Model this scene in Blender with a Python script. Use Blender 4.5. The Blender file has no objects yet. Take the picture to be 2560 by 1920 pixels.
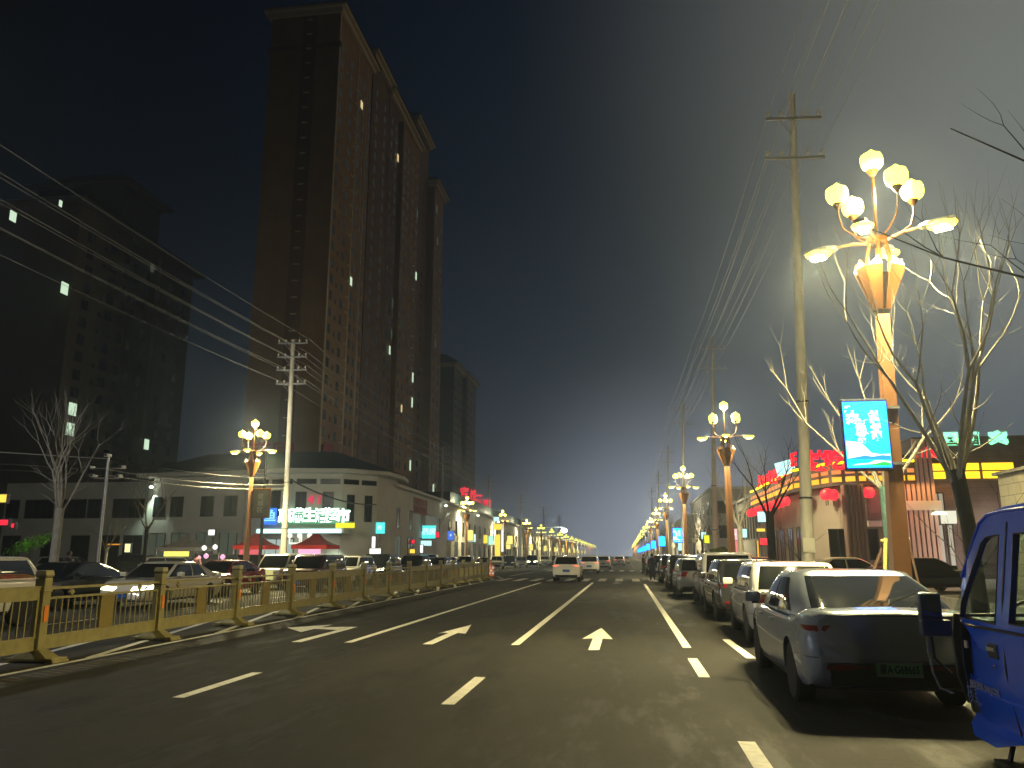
import bpy, bmesh, math, random
from mathutils import Vector, Matrix
R = math.radians
sc = bpy.context.scene
COL = sc.collection

# ---------------------------------------------------------------- camera
CAM_H, YAW, PITCH, FOC = 1.6, R(7.931), R(12.134), 2000.0 / 2560.0
cam_d = bpy.data.cameras.new('camera')
cam_d.sensor_width = 36.0
cam_d.lens = 36.0 * FOC
cam_d.clip_start, cam_d.clip_end = 0.05, 4000
cam = bpy.data.objects.new('camera', cam_d)
COL.objects.link(cam)
cam.location = (0, 0, CAM_H)
cam.rotation_euler = (R(90) + PITCH, 0, YAW)
sc.camera = cam

# ---------------------------------------------------------------- world: night sky, town light low down, glare and haze glows added
world = bpy.data.worlds.new('World')
sc.world = world
world.use_nodes = True
wn, wl = world.node_tree.nodes, world.node_tree.links
wn.clear()
wo = wn.new('ShaderNodeOutputWorld')
bg = wn.new('ShaderNodeBackground')
tc = wn.new('ShaderNodeTexCoord')
nrm = wn.new('ShaderNodeVectorMath'); nrm.operation = 'NORMALIZE'
wl.new(tc.outputs['Generated'], nrm.inputs[0])
sep = wn.new('ShaderNodeSeparateXYZ')
wl.new(nrm.outputs[0], sep.inputs[0])
up = wn.new('ShaderNodeValToRGB')           # by height above the horizon
wl.new(sep.outputs['Z'], up.inputs[0])
cr = up.color_ramp
cr.elements[0].position, cr.elements[0].color = 0.0, (0.034, 0.040, 0.052, 1)
cr.elements[1].position, cr.elements[1].color = 0.75, (0.0003, 0.0018, 0.0066, 1)
for p_, c_ in ((0.10, (0.013, 0.018, 0.026, 1)), (0.24, (0.0045, 0.0085, 0.014, 1)), (0.42, (0.0012, 0.0034, 0.0075, 1))):
    e_ = cr.elements.new(p_); e_.color = c_
dot = wn.new('ShaderNodeVectorMath'); dot.operation = 'DOT_PRODUCT'   # sky colour made brighter to the right of the road
wl.new(nrm.outputs[0], dot.inputs[0])
dot.inputs[1].default_value = (0.42, 0.90, 0.10)
az = wn.new('ShaderNodeMapRange')
wl.new(dot.outputs['Value'], az.inputs['Value'])
az.inputs['From Min'].default_value, az.inputs['From Max'].default_value = 0.35, 1.0
az.inputs['To Min'].default_value, az.inputs['To Max'].default_value = 0.03, 1.15
mulw = wn.new('ShaderNodeVectorMath'); mulw.operation = 'SCALE'
wl.new(up.outputs[0], mulw.inputs[0]); wl.new(az.outputs[0], mulw.inputs['Scale'])
def lobe(d, c0, c1, pw, col, prev):     # adds a soft painted glow to the sky colour round one direction
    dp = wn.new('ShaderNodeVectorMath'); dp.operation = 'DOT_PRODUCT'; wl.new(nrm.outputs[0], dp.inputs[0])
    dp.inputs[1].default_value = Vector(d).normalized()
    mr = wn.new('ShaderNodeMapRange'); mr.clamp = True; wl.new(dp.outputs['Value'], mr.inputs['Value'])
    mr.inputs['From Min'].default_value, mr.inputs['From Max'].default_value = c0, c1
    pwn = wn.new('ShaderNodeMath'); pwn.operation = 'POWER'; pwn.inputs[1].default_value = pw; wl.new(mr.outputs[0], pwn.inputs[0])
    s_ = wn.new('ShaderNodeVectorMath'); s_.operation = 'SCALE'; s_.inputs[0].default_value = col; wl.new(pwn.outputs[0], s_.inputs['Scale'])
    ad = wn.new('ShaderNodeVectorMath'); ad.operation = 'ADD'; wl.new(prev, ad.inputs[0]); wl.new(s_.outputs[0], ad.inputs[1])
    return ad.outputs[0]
skyc = lobe((0.50, 0.72, 0.50), 0.78, 1.0, 2.8, (0.080, 0.082, 0.068), mulw.outputs[0])  # high right glow, stands in for lens glare from the near lamp
skyc = lobe((0.40, 0.90, 0.14), 0.91, 1.0, 1.5, (0.024, 0.029, 0.036), skyc)  # low right glow, stands in for haze lit by the screen
skyc = lobe((0.04, 1.0, 0.0), 0.96, 1.0, 3.5, (0.20, 0.22, 0.27), skyc)  # glow painted in for lamp haze at the end of the road
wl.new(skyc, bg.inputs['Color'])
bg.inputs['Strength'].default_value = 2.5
wl.new(bg.outputs[0], wo.inputs['Surface'])

# faint warm sun lamp, added from the right to brighten the tower faces
sun_d = bpy.data.lights.new('tower_fill', 'SUN')
sun_d.energy, sun_d.angle, sun_d.color = 0.16, R(25), (1.0, 0.62, 0.22)
sun = bpy.data.objects.new('tower_fill', sun_d)
COL.objects.link(sun)
sun.rotation_euler = (R(74), 0, R(97))

sc.view_settings.view_transform = 'Standard'
sc.view_settings.look = 'None'
sc.view_settings.exposure = 0.0
sc.view_settings.gamma = 1.0
sc.render.engine = 'CYCLES'
cy = sc.cycles
cy.use_denoising = True
cy.max_bounces, cy.diffuse_bounces, cy.glossy_bounces = 6, 2, 3
cy.transmission_bounces, cy.volume_bounces, cy.transparent_max_bounces = 3, 0, 24
cy.sample_clamp_indirect = 3.0
cy.sample_clamp_direct = 0
cy.caustics_reflective = cy.caustics_refractive = False
cy.use_light_tree = True

# ---------------------------------------------------------------- materials
MATS = {}
def mat(name, col, rough=0.6, metal=0.0, var=0.0, vscale=6.0, bump=0.0, bscale=40.0, coat=0.0, emit=None, es=1.0,
        spec=0.5, sample=True, stretch=None, detail=4.0):
    if name in MATS: return MATS[name]
    m = bpy.data.materials.new(name)
    m.use_nodes = True
    n, l = m.node_tree.nodes, m.node_tree.links
    b = n['Principled BSDF']
    b.inputs['Base Color'].default_value = (*col, 1)
    b.inputs['Roughness'].default_value = rough
    b.inputs['Metallic'].default_value = metal
    b.inputs['Coat Weight'].default_value = coat
    b.inputs['Coat Roughness'].default_value = 0.04
    b.inputs['Specular IOR Level'].default_value = spec
    if emit:
        b.inputs['Emission Color'].default_value = (*emit, 1)
        b.inputs['Emission Strength'].default_value = es
        if not sample: m.cycles.emission_sampling = 'NONE'
    if var or bump:
        t = n.new('ShaderNodeTexCoord')
        src = t.outputs['Object']
        if stretch:
            mp = n.new('ShaderNodeMapping'); mp.inputs['Scale'].default_value = stretch
            l.new(src, mp.inputs[0]); src = mp.outputs[0]
    if var:
        nz = n.new('ShaderNodeTexNoise'); nz.inputs['Scale'].default_value = vscale; nz.inputs['Detail'].default_value = detail
        l.new(src, nz.inputs['Vector'])
        rp = n.new('ShaderNodeValToRGB')
        rp.color_ramp.elements[0].position, rp.color_ramp.elements[1].position = 0.3, 0.72
        rp.color_ramp.elements[0].color = (*[c * (1 - var) for c in col], 1)
        rp.color_ramp.elements[1].color = (*[min(1, c * (1 + var)) for c in col], 1)
        l.new(nz.outputs[0], rp.inputs[0]); l.new(rp.outputs[0], b.inputs['Base Color'])
        mr = n.new('ShaderNodeMapRange')
        mr.inputs['To Min'].default_value = max(0.02, rough - 0.5 * var * rough); mr.inputs['To Max'].default_value = min(1, rough + 0.5 * var * rough)
        l.new(nz.outputs[0], mr.inputs['Value']); l.new(mr.outputs[0], b.inputs['Roughness'])
    if bump:
        nb = n.new('ShaderNodeTexNoise'); nb.inputs['Scale'].default_value = bscale; nb.inputs['Detail'].default_value = 3
        l.new(src, nb.inputs['Vector'])
        bp = n.new('ShaderNodeBump'); bp.inputs['Strength'].default_value = bump; bp.inputs['Distance'].default_value = 0.01
        l.new(nb.outputs[0], bp.inputs['Height']); l.new(bp.outputs[0], b.inputs['Normal'])
    MATS[name] = m
    return m

def asphalt():
    m = bpy.data.materials.new('asphalt')
    m.use_nodes = True
    n, l = m.node_tree.nodes, m.node_tree.links
    b = n['Principled BSDF']
    t = n.new('ShaderNodeTexCoord')
    def noise(scale, det, st=(1, 1, 1), rough=0.5):
        mp = n.new('ShaderNodeMapping'); mp.inputs['Scale'].default_value = st
        l.new(t.outputs['Object'], mp.inputs[0])
        z = n.new('ShaderNodeTexNoise'); z.inputs['Scale'].default_value = scale; z.inputs['Detail'].default_value = det
        z.inputs['Roughness'].default_value = rough
        l.new(mp.outputs[0], z.inputs['Vector']); return z.outputs[0]
    def ramp(src, a, ca, c, cc):
        r = n.new('ShaderNodeValToRGB'); e = r.color_ramp.elements
        e[0].position, e[0].color, e[1].position, e[1].color = a, (ca, ca, ca, 1), c, (cc, cc, cc, 1)
        l.new(src, r.inputs[0]); return r.outputs[0]
    def mul(a, c):
        x = n.new('ShaderNodeMix'); x.data_type = 'RGBA'; x.blend_type = 'MULTIPLY'; x.inputs['Factor'].default_value = 1
        l.new(a, x.inputs[6]); l.new(c, x.inputs[7]); return x.outputs[2]
    patch = ramp(noise(1.1, 8, (1, 0.22, 1), 0.72), 0.41, 0.42, 0.50, 1.08)      # tar, damp and oil patches drawn out along the lanes
    lane = ramp(noise(0.5, 3, (1.3, 0.05, 1)), 0.35, 0.62, 0.65, 1.15)
    big = ramp(noise(0.09, 2), 0.3, 0.85, 0.7, 1.15)
    grit = ramp(noise(22, 8, rough=0.9), 0.36, 0.35, 0.64, 1.75)
    blot = ramp(noise(3.2, 7, (1, 0.45, 1), 0.7), 0.36, 0.62, 0.62, 1.2)
    base = n.new('ShaderNodeRGB'); base.outputs[0].default_value = (0.0160, 0.0146, 0.0106, 1)
    vor = n.new('ShaderNodeTexVoronoi'); vor.feature = 'DISTANCE_TO_EDGE'; vor.inputs['Scale'].default_value = 0.33
    wv = n.new('ShaderNodeVectorMath'); wv.operation = 'ADD'
    nzc = n.new('ShaderNodeTexNoise'); nzc.inputs['Scale'].default_value = 1.6; nzc.inputs['Detail'].default_value = 5
    l.new(t.outputs['Object'], nzc.inputs['Vector']); l.new(t.outputs['Object'], wv.inputs[0]); l.new(nzc.outputs['Color'], wv.inputs[1])
    l.new(wv.outputs[0], vor.inputs['Vector'])
    crack = ramp(vor.outputs['Distance'], 0.0, 0.55, 0.006, 1.0)
    c = mul(mul(mul(mul(mul(mul(base.outputs[0], patch), lane), big), grit), crack), blot)
    l.new(c, b.inputs['Base Color'])
    rr = n.new('ShaderNodeMapRange'); rr.inputs['To Min'].default_value, rr.inputs['To Max'].default_value = 0.48, 0.80
    l.new(patch, rr.inputs['Value']); l.new(rr.outputs[0], b.inputs['Roughness'])
    bp = n.new('ShaderNodeBump'); bp.inputs['Strength'].default_value = 0.55; bp.inputs['Distance'].default_value = 0.008
    l.new(noise(160, 2), bp.inputs['Height']); l.new(bp.outputs[0], b.inputs['Normal'])
    return m

def bricks(name, c1, c2, mortar, sx, sy, rough=0.6, axis='XZ', msize=0.02, var=0.25):
    m = bpy.data.materials.new(name); m.use_nodes = True
    n, l = m.node_tree.nodes, m.node_tree.links
    b = n['Principled BSDF']; b.inputs['Roughness'].default_value = rough
    t = n.new('ShaderNodeTexCoord'); s = n.new('ShaderNodeSeparateXYZ'); c = n.new('ShaderNodeCombineXYZ')
    l.new(t.outputs['Object'], s.inputs[0]); l.new(s.outputs[axis[0]], c.inputs[0]); l.new(s.outputs[axis[1]], c.inputs[1])
    k = n.new('ShaderNodeTexBrick')
    k.inputs['Color1'].default_value, k.inputs['Color2'].default_value, k.inputs['Mortar'].default_value = (*c1, 1), (*c2, 1), (*mortar, 1)
    k.inputs['Scale'].default_value = 1.0; k.inputs['Brick Width'].default_value = sx; k.inputs['Row Height'].default_value = sy
    k.inputs['Mortar Size'].default_value = msize
    l.new(c.outputs[0], k.inputs['Vector'])
    z = n.new('ShaderNodeTexNoise'); z.inputs['Scale'].default_value = 1.1; z.inputs['Detail'].default_value = 6
    l.new(t.outputs['Object'], z.inputs['Vector'])
    r = n.new('ShaderNodeValToRGB'); e = r.color_ramp.elements
    e[0].position, e[0].color, e[1].position, e[1].color = 0.3, (1 - var,) * 3 + (1,), 0.7, (1 + var,) * 3 + (1,)
    l.new(z.outputs[0], r.inputs[0])
    x = n.new('ShaderNodeMix'); x.data_type = 'RGBA'; x.blend_type = 'MULTIPLY'; x.inputs['Factor'].default_value = 1
    l.new(k.outputs['Color'], x.inputs[6]); l.new(r.outputs[0], x.inputs[7]); l.new(x.outputs[2], b.inputs['Base Color'])
    bp = n.new('ShaderNodeBump'); bp.inputs['Strength'].default_value = 0.3; bp.inputs['Distance'].default_value = 0.01; bp.invert = True
    l.new(k.outputs['Fac'], bp.inputs['Height']); l.new(bp.outputs[0], b.inputs['Normal'])
    MATS[name] = m
    return m

M = dict(
    asphalt=asphalt(),
    white_line=mat('white_line', (0.74, 0.72, 0.62), 0.6, var=0.18, vscale=9, bump=0.3, detail=8),
    worn_line=mat('worn_line', (0.17, 0.165, 0.14), 0.7, var=0.5, vscale=14, detail=8),
    concrete=mat('concrete', (0.40, 0.38, 0.34), 0.85, var=0.2, vscale=5, bump=0.3, bscale=60, stretch=(1, 1, 0.3)),
    kerb=mat('kerb', (0.30, 0.29, 0.27), 0.85, var=0.2, vscale=3, bump=0.3),
    gold=mat('gold_paint', (0.30, 0.26, 0.10), 0.42, 0.25, var=0.16, vscale=7, bump=0.12, bscale=90),
    gold_dark=mat('gold_plate', (0.22, 0.165, 0.035), 0.5, 0.25, var=0.25, vscale=40, bump=0.5, bscale=50),
    pole=mat('lamp_pole_paint', (0.26, 0.125, 0.06), 0.42, 0.1, var=0.1, vscale=4, coat=0.2),
    cup=mat('lamp_cup_paint', (0.105, 0.040, 0.005), 0.38, 0.15, var=0.1, vscale=5, coat=0.2),
    dark=mat('dark_metal', (0.03, 0.03, 0.032), 0.45, 0.5),
    steel=mat('galvanised', (0.42, 0.43, 0.44), 0.4, 0.7, var=0.15, vscale=9),
    ceramic=mat('ceramic', (0.55, 0.50, 0.45), 0.25),
    rubber=mat('rubber', (0.018, 0.018, 0.019), 0.8, var=0.2, vscale=20),
    rim=mat('alloy_rim', (0.32, 0.33, 0.34), 0.32, 0.85),
    glass=mat('tinted_glass', (0.010, 0.012, 0.014), 0.04, 0.0, spec=0.8, coat=0.4),
    wglass=mat('window_glass', (0.008, 0.011, 0.012), 0.22, spec=0.22),
    trim=mat('black_trim', (0.015, 0.015, 0.017), 0.45),
    chrome=mat('chrome', (0.7, 0.7, 0.7), 0.12, 1.0),
    red_lens=mat('red_lens', (0.24, 0.008, 0.012), 0.12, coat=0.6),
    red_on=mat('red_lens_on', (0.3, 0.01, 0.01), 0.2, emit=(1.0, 0.07, 0.03), es=5, sample=False),
    head=mat('headlight', (0.55, 0.56, 0.58), 0.15, 0.4, coat=0.6),
    head_on=mat('headlight_on', (0.8, 0.8, 0.7), 0.2, emit=(1.0, 0.95, 0.55), es=14, sample=False),
    globe=mat('globe_glass', (0.5, 0.5, 0.3), 0.3, emit=(1.0, 0.93, 0.085), es=5.0, sample=False),
    halo_bowl=mat('amber_halo', (0.5, 0.4, 0.1), 0.3, emit=(1.0, 0.80, 0.07), es=5, sample=False),  # amber emission imitating the halo round each lamp head
    led_white=mat('led_head', (0.5, 0.5, 0.4), 0.3, emit=(1.0, 0.90, 0.42), es=9.0, sample=False),
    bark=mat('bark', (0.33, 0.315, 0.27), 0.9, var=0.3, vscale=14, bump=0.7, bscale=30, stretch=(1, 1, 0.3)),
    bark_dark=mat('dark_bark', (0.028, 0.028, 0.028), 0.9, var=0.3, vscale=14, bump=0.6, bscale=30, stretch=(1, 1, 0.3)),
    wrap=mat('green_wrap', (0.07, 0.14, 0.13), 0.8, var=0.3, vscale=20, bump=0.8, bscale=12),
)

# ---------------------------------------------------------------- helpers
class MB:
    def __init__(s): s.v, s.f, s.mi = [], [], []
    def add(s, vs, fs, mi=0):
        o = len(s.v); s.v += [tuple(v) for v in vs]; s.f += [tuple(i + o for i in f) for f in fs]; s.mi += [mi] * len(fs); return s
    def box(s, x0, x1, y0, y1, z0, z1, mi=0):
        vs = [(x, y, z) for z in (z0, z1) for x, y in ((x0, y0), (x1, y0), (x1, y1), (x0, y1))]
        return s.add(vs, [(3, 2, 1, 0), (4, 5, 6, 7), (0, 1, 5, 4), (1, 2, 6, 5), (2, 3, 7, 6), (3, 0, 4, 7)], mi)
    def frustum(s, c, z0, z1, ax, ay, bx, by, mi=0):
        vs = [(c[0] + sx * ax, c[1] + sy * ay, z0) for sx, sy in ((-1, -1), (1, -1), (1, 1), (-1, 1))] + \
             [(c[0] + sx * bx, c[1] + sy * by, z1) for sx, sy in ((-1, -1), (1, -1), (1, 1), (-1, 1))]
        return s.add(vs, [(3, 2, 1, 0), (4, 5, 6, 7), (0, 1, 5, 4), (1, 2, 6, 5), (2, 3, 7, 6), (3, 0, 4, 7)], mi)
    def tube(s, pts, rad, n=8, mi=0, caps=True):
        pts = [Vector(p) for p in pts]
        if not hasattr(rad, '__len__'): rad = [rad] * len(pts)
        up_ = Vector((0, 0, 1)); vs = []
        prev = None
        for i, p in enumerate(pts):
            d = (pts[min(i + 1, len(pts) - 1)] - pts[max(i - 1, 0)]).normalized()
            a = prev if prev is not None else (Vector((1, 0, 0)) if abs(d.z) > 0.9 else up_)
            u = (a - d * a.dot(d)).normalized(); w = d.cross(u); prev = u
            for k in range(n):
                t = 2 * math.pi * k / n
                vs.append(p + (u * math.cos(t) + w * math.sin(t)) * rad[i])
        fs = []
        for i in range(len(pts) - 1):
            for k in range(n):
                a, b = i * n + k, i * n + (k + 1) % n
                fs.append((a, b, b + n, a + n))
        if caps:
            fs.append(tuple(reversed(range(n)))); fs.append(tuple(range((len(pts) - 1) * n, len(pts) * n)))
        return s.add(vs, fs, mi)
    def lathe(s, prof, n=16, c=(0, 0, 0), mi=0, mod=None):
        vs, fs = [], []
        for j, (r, z) in enumerate(prof):
            for k in range(n):
                t = 2 * math.pi * k / n
                q = r * (mod(j, t) if mod else 1)
                vs.append((c[0] + q * math.cos(t), c[1] + q * math.sin(t), c[2] + z))
        for j in range(len(prof) - 1):
            for k in range(n):
                a, b = j * n + k, j * n + (k + 1) % n
                fs.append((a, b, b + n, a + n))
        fs.append(tuple(reversed(range(n)))); fs.append(tuple(range((len(prof) - 1) * n, len(prof) * n)))
        return s.add(vs, fs, mi)
    def prism(s, poly, h0, h1, axis='z', mi=0):
        n = len(poly)
        def P(a, b, h): return {'z': (a, b, h), 'x': (h, a, b), 'y': (a, h, b)}[axis]
        vs = [P(a, b, h0) for a, b in poly] + [P(a, b, h1) for a, b in poly]
        fs = [tuple(reversed(range(n))), tuple(range(n, 2 * n))] + [(i, (i + 1) % n, n + (i + 1) % n, n + i) for i in range(n)]
        return s.add(vs, fs, mi)
    def build(s, name, m, parent=None, smooth=None, bevel=0, loc=None, rz=None):
        me = bpy.data.meshes.new(name)
        me.from_pydata(s.v, [], s.f)
        bm = bmesh.new(); bm.from_mesh(me)
        for i, f in enumerate(bm.faces): f.material_index = s.mi[i]
        if bevel:
            es = [e for e in bm.edges if len(e.link_faces) == 2 and e.calc_face_angle(0) > 0.5]
            bmesh.ops.bevel(bm, geom=es, offset=bevel, segments=2, affect='EDGES', profile=0.6, clamp_overlap=True)
        bmesh.ops.recalc_face_normals(bm, faces=bm.faces)
        bm.to_mesh(me); bm.free()
        for q in (m if isinstance(m, (list, tuple)) else [m]): me.materials.append(q)
        if smooth is not None:
            for p in me.polygons: p.use_smooth = True
            me.set_sharp_from_angle(angle=R(smooth))
        return link(name, me, parent, loc, rz)

def link(name, data, parent=None, loc=None, rz=None):
    o = bpy.data.objects.new(name, data)
    COL.objects.link(o)
    if parent: o.parent = parent
    if loc: o.location = loc
    if rz is not None: o.rotation_euler = (0, 0, rz)
    return o

def tag(o, label=None, cat=None, group=None, kind=None):
    if label: o['label'] = label
    if cat: o['category'] = cat
    if group: o['group'] = group
    if kind: o['kind'] = kind
    return o

def thing(name, label, cat, loc=(0, 0, 0), rz=0, group=None):
    return tag(link(name, None, None, loc, rz), label, cat, group)

def copy_tree(o, parent=None):
    c = o.copy(); COL.objects.link(c); c.parent = parent
    for ch in list(o.children):
        if ch.type != 'LIGHT': copy_tree(ch, c)     # every lamp gets lights of its own
    return c

def dup(root, loc, rz=0, label=None, group=None, sc_=None):
    c = copy_tree(root); c.location = loc; c.rotation_euler = (root.rotation_euler[0], root.rotation_euler[1], rz)
    if label: c['label'] = label
    if group: c['group'] = group
    if sc_: c.scale = sc_
    return c

def inst(name, data, parent, loc, rz=0, scale=None):
    o = link(name, data, parent, loc, rz)
    if scale: o.scale = scale
    return o

def text(name, s, size, m, parent=None, loc=(0, 0, 0), rot=(0, 0, 0), ext=0.02, off=0.0, align='CENTER', sx=1.0, spacing=1.0):
    cu = bpy.data.curves.new(name, 'FONT')
    cu.body, cu.size, cu.extrude, cu.offset = s, size, ext, off
    cu.align_x, cu.align_y, cu.space_character = align, 'CENTER', spacing
    cu.resolution_u = 2
    tmp = bpy.data.objects.new('tmp', cu); COL.objects.link(tmp)
    dg = bpy.context.evaluated_depsgraph_get(); dg.update()
    me = bpy.data.meshes.new_from_object(tmp.evaluated_get(dg))
    bpy.data.objects.remove(tmp)
    me.materials.clear(); me.materials.append(m); me.name = name
    o = link(name, me, parent, loc); o.rotation_euler = rot; o.scale = (sx, 1, 1)
    return o

def shape2d(polys, ext, res=6):
    """flat shape with holes (list of closed outlines) in XY, thickness 2*ext -> mesh"""
    cu = bpy.data.curves.new('s', 'CURVE'); cu.dimensions = '2D'; cu.fill_mode = 'BOTH'; cu.extrude = ext
    for p in polys:
        sp = cu.splines.new('POLY'); sp.points.add(len(p) - 1); sp.use_cyclic_u = True
        for q, (a, b) in zip(sp.points, p): q.co = (a, b, 0, 1)
    tmp = bpy.data.objects.new('tmp', cu); COL.objects.link(tmp)
    dg = bpy.context.evaluated_depsgraph_get(); dg.update()
    me = bpy.data.meshes.new_from_object(tmp.evaluated_get(dg))
    bpy.data.objects.remove(tmp)
    return me

def emit(name, col, s, sample=True, base=(0.3, 0.3, 0.3)):
    return mat(name, (.012, .012, .012), 0.5, emit=col, es=s, sample=sample)

def lamp(name, kind, loc, energy, col, parent=None, radius=0.1, spot=None, size=None, rot=None):
    d = bpy.data.lights.new(name, kind); d.energy, d.color = energy * 1.25, col
    if kind == 'SPOT': d.spot_size, d.spot_blend, d.shadow_soft_size = spot, 0.7, radius
    if kind == 'POINT': d.shadow_soft_size = radius
    if kind == 'AREA': d.shape = 'RECTANGLE'; d.size, d.size_y = size
    o = link(name, d, parent, loc)
    if rot: o.rotation_euler = rot
    return o

# view of the street through the camera, for measured depths
_cp, _sp, _cy, _sy = math.cos(PITCH), math.sin(PITCH), math.cos(YAW), math.sin(YAW)
def at(px, py, Y):
    """point of the street seen at photo pixel (2560 wide) at distance Y down the road"""
    a, b = (px - 1280) / 2000.0, -(py - 960) / 2000.0
    d = (-_sy * _cp + a * _cy + b * _sy * _sp, _cy * _cp + a * _sy - b * _cy * _sp, _sp + b * _cp)
    t = Y / d[1]
    return (d[0] * t, Y, CAM_H + d[2] * t)

# ================================================================ GROUND
def sheet(name, x0, x1, y0, y1, z, m, kind='structure'):
    b = MB(); b.add([(x0, y0, z), (x1, y0, z), (x1, y1, z), (x0, y1, z)], [(0, 1, 2, 3)])
    return tag(b.build(name, m), kind=kind)
pavers = bricks('pavers', (0.26, 0.25, 0.23), (0.20, 0.195, 0.18), (0.09, 0.09, 0.085), 0.4, 0.2, 0.75, 'XY', 0.012, 0.3)
soil = mat('ground', (0.06, 0.058, 0.05), 0.95, var=0.3, vscale=0.5)
sheet('ground', -1500, 1500, -300, 2500, -0.03, soil)
KX, LX = 4.15, -22.6          # kerb lines
sheet('road', LX, KX, -60, 1200, 0.0, M['asphalt'])
b = MB(); b.box(KX, 60, -60, 1200, -0.4, 0.13); tag(b.build('pavement', pavers), kind='structure')
b = MB(); b.box(KX - 0.16, KX - 0.002, -60, 1200, -0.3, 0.145); tag(b.build('kerb', M['kerb'], bevel=0.02), kind='structure')
b = MB(); b.box(-140, LX, -20, 61, -0.4, 0.05); b.box(-24.6, LX, 61, 1200, -0.4, 0.13)
tag(b.build('forecourt', pavers), kind='structure')
b = MB(); b.box(LX + 0.002, LX + 0.16, -60, 1200, -0.3, 0.14); tag(b.build('kerb', M['kerb'], bevel=0.02), kind='structure')
# --- painted lines, 4 mm above the road
Z = 0.006
def strip(b, x0, y0, x1, y1, w):
    d = Vector((x1 - x0, y1 - y0, 0)).normalized(); s = Vector((-d.y, d.x, 0)) * w / 2
    p, q = Vector((x0, y0, Z)), Vector((x1, y1, Z))
    b.add([p - s, q - s, q + s, p + s], [(0, 1, 2, 3)])
b = MB(); b.add([(-8.12, -5, .002), (-7.55, -5, .002), (-8.15, 58, .002), (-8.72, 58, .002)], [(0, 1, 2, 3)])
tag(b.build('tar_strip', mat('tar', (.020, .019, .016), .55, var=.5, vscale=3, bump=.4, stretch=(1, .3, 1))), kind='structure')
b = MB()
for x, ye in ((-5.24, 50.6), (-2.06, 50.8), (1.03, 48.5)):
    strip(b, x, 15.2, x, ye, 0.15)
for x in (-5.16, -1.99, 1.0):
    for y in (3.1, 9.15) if x < 0 else (5.7, 11.6): strip(b, x, y, x, y + 2.05, 0.15)
for y in (13.8,): strip(b, 1.93, y, 1.89, y + 2.95, 0.15)
strip(b, -8.42, 2, -9.0, 60, 0.12); strip(b, -10.55, 2, -11.1, 60, 0.12)
for x in (-13.7, -17.0):
    for k in range(16): strip(b, x, 12 + 6 * k, x, 14 + 6 * k, 0.13)
for x in (-5.24, -2.06, 1.03, -13.7, -17.0):
    for k in range(40): strip(b, x, 110 + 9 * k, x, 113 + 9 * k, 0.15)
strip(b, -9.4, 66, -9.4, 400, 0.15)
tag(b.build('lane_lines', M['white_line']), kind='structure')
b = MB()
for k in range(14):
    y = 4 + 4.2 * k; strip(b, -8.5 - 0.006 * y, y, -10.45, y + 7.5, 0.14)
tag(b.build('median_hatching', M['white_line']), kind='structure')
b = MB()
rnd = random.Random(4)
for k in range(34):
    y = 8.3 + 0.19 * k + rnd.uniform(-.03, .03); strip(b, -8.25, y + .12, -8.25 + rnd.uniform(.35, .62), y - rnd.uniform(.02, .1), 0.05)
for k in range(16):
    y = 16.6 + 0.23 * k; strip(b, -8.45, y + .1, -8.45 + rnd.uniform(.3, .6), y - .05, 0.05)
tag(b.build('worn_rumble_marks', M['worn_line']), kind='structure')
def arrow(pts, x, y): b.add([(x + a, y + c, Z) for a, c in pts], [tuple(range(len(pts)))])
b = MB()
straight = [(-.09, 0), (.09, 0), (.09, 3.0), (.36, 3.0), (0, 4.4), (-.36, 3.0), (-.09, 3.0)]
arrow([(-.095, 0), (.095, 0), (.095, 2.0), (.30, 1.9), (0, 4.4), (-.30, 1.9), (-.095, 2.0)], -0.60, 14.6)
arrow([(-.095, 0), (.095, 0), (.095, 2.3), (.30, 2.1), (0, 4.3), (-.30, 2.1), (-.095, 2.3)], -3.68, 15.1)
b.add([(-6.34, 15.15, Z), (-6.15, 15.15, Z), (-6.15, 18.5, Z), (-6.34, 18.5, Z)], [(0, 1, 2, 3)])
b.add([(-6.36, 17.7, Z), (-6.36, 18.5, Z), (-6.95, 18.3, Z), (-6.95, 17.85, Z)], [(0, 1, 2, 3)])
b.add([(-6.95, 17.1, Z), (-6.95, 19.0, Z), (-7.7, 18.1, Z)], [(0, 1, 2)])
b.add([(-.9, 49.6, Z), (-.3, 49.6, Z), (-.6, 51.2, Z)], [(0, 1, 2)])
tag(b.build('lane_arrows', M['white_line']), kind='structure')
b = MB()
for k in range(15): x = -8.6 + 1.12 * k; b.add([(x, 53.4, Z), (x + .5, 53.4, Z), (x + .5, 59.4, Z), (x, 59.4, Z)], [(0, 1, 2, 3)])
for k in range(15): x = -8.6 + 1.12 * k; b.add([(x, 88, Z), (x + .5, 88, Z), (x + .5, 95, Z), (x, 95, Z)], [(0, 1, 2, 3)])
tag(b.build('crossing_stripes', M['white_line']), kind='structure')

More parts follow.
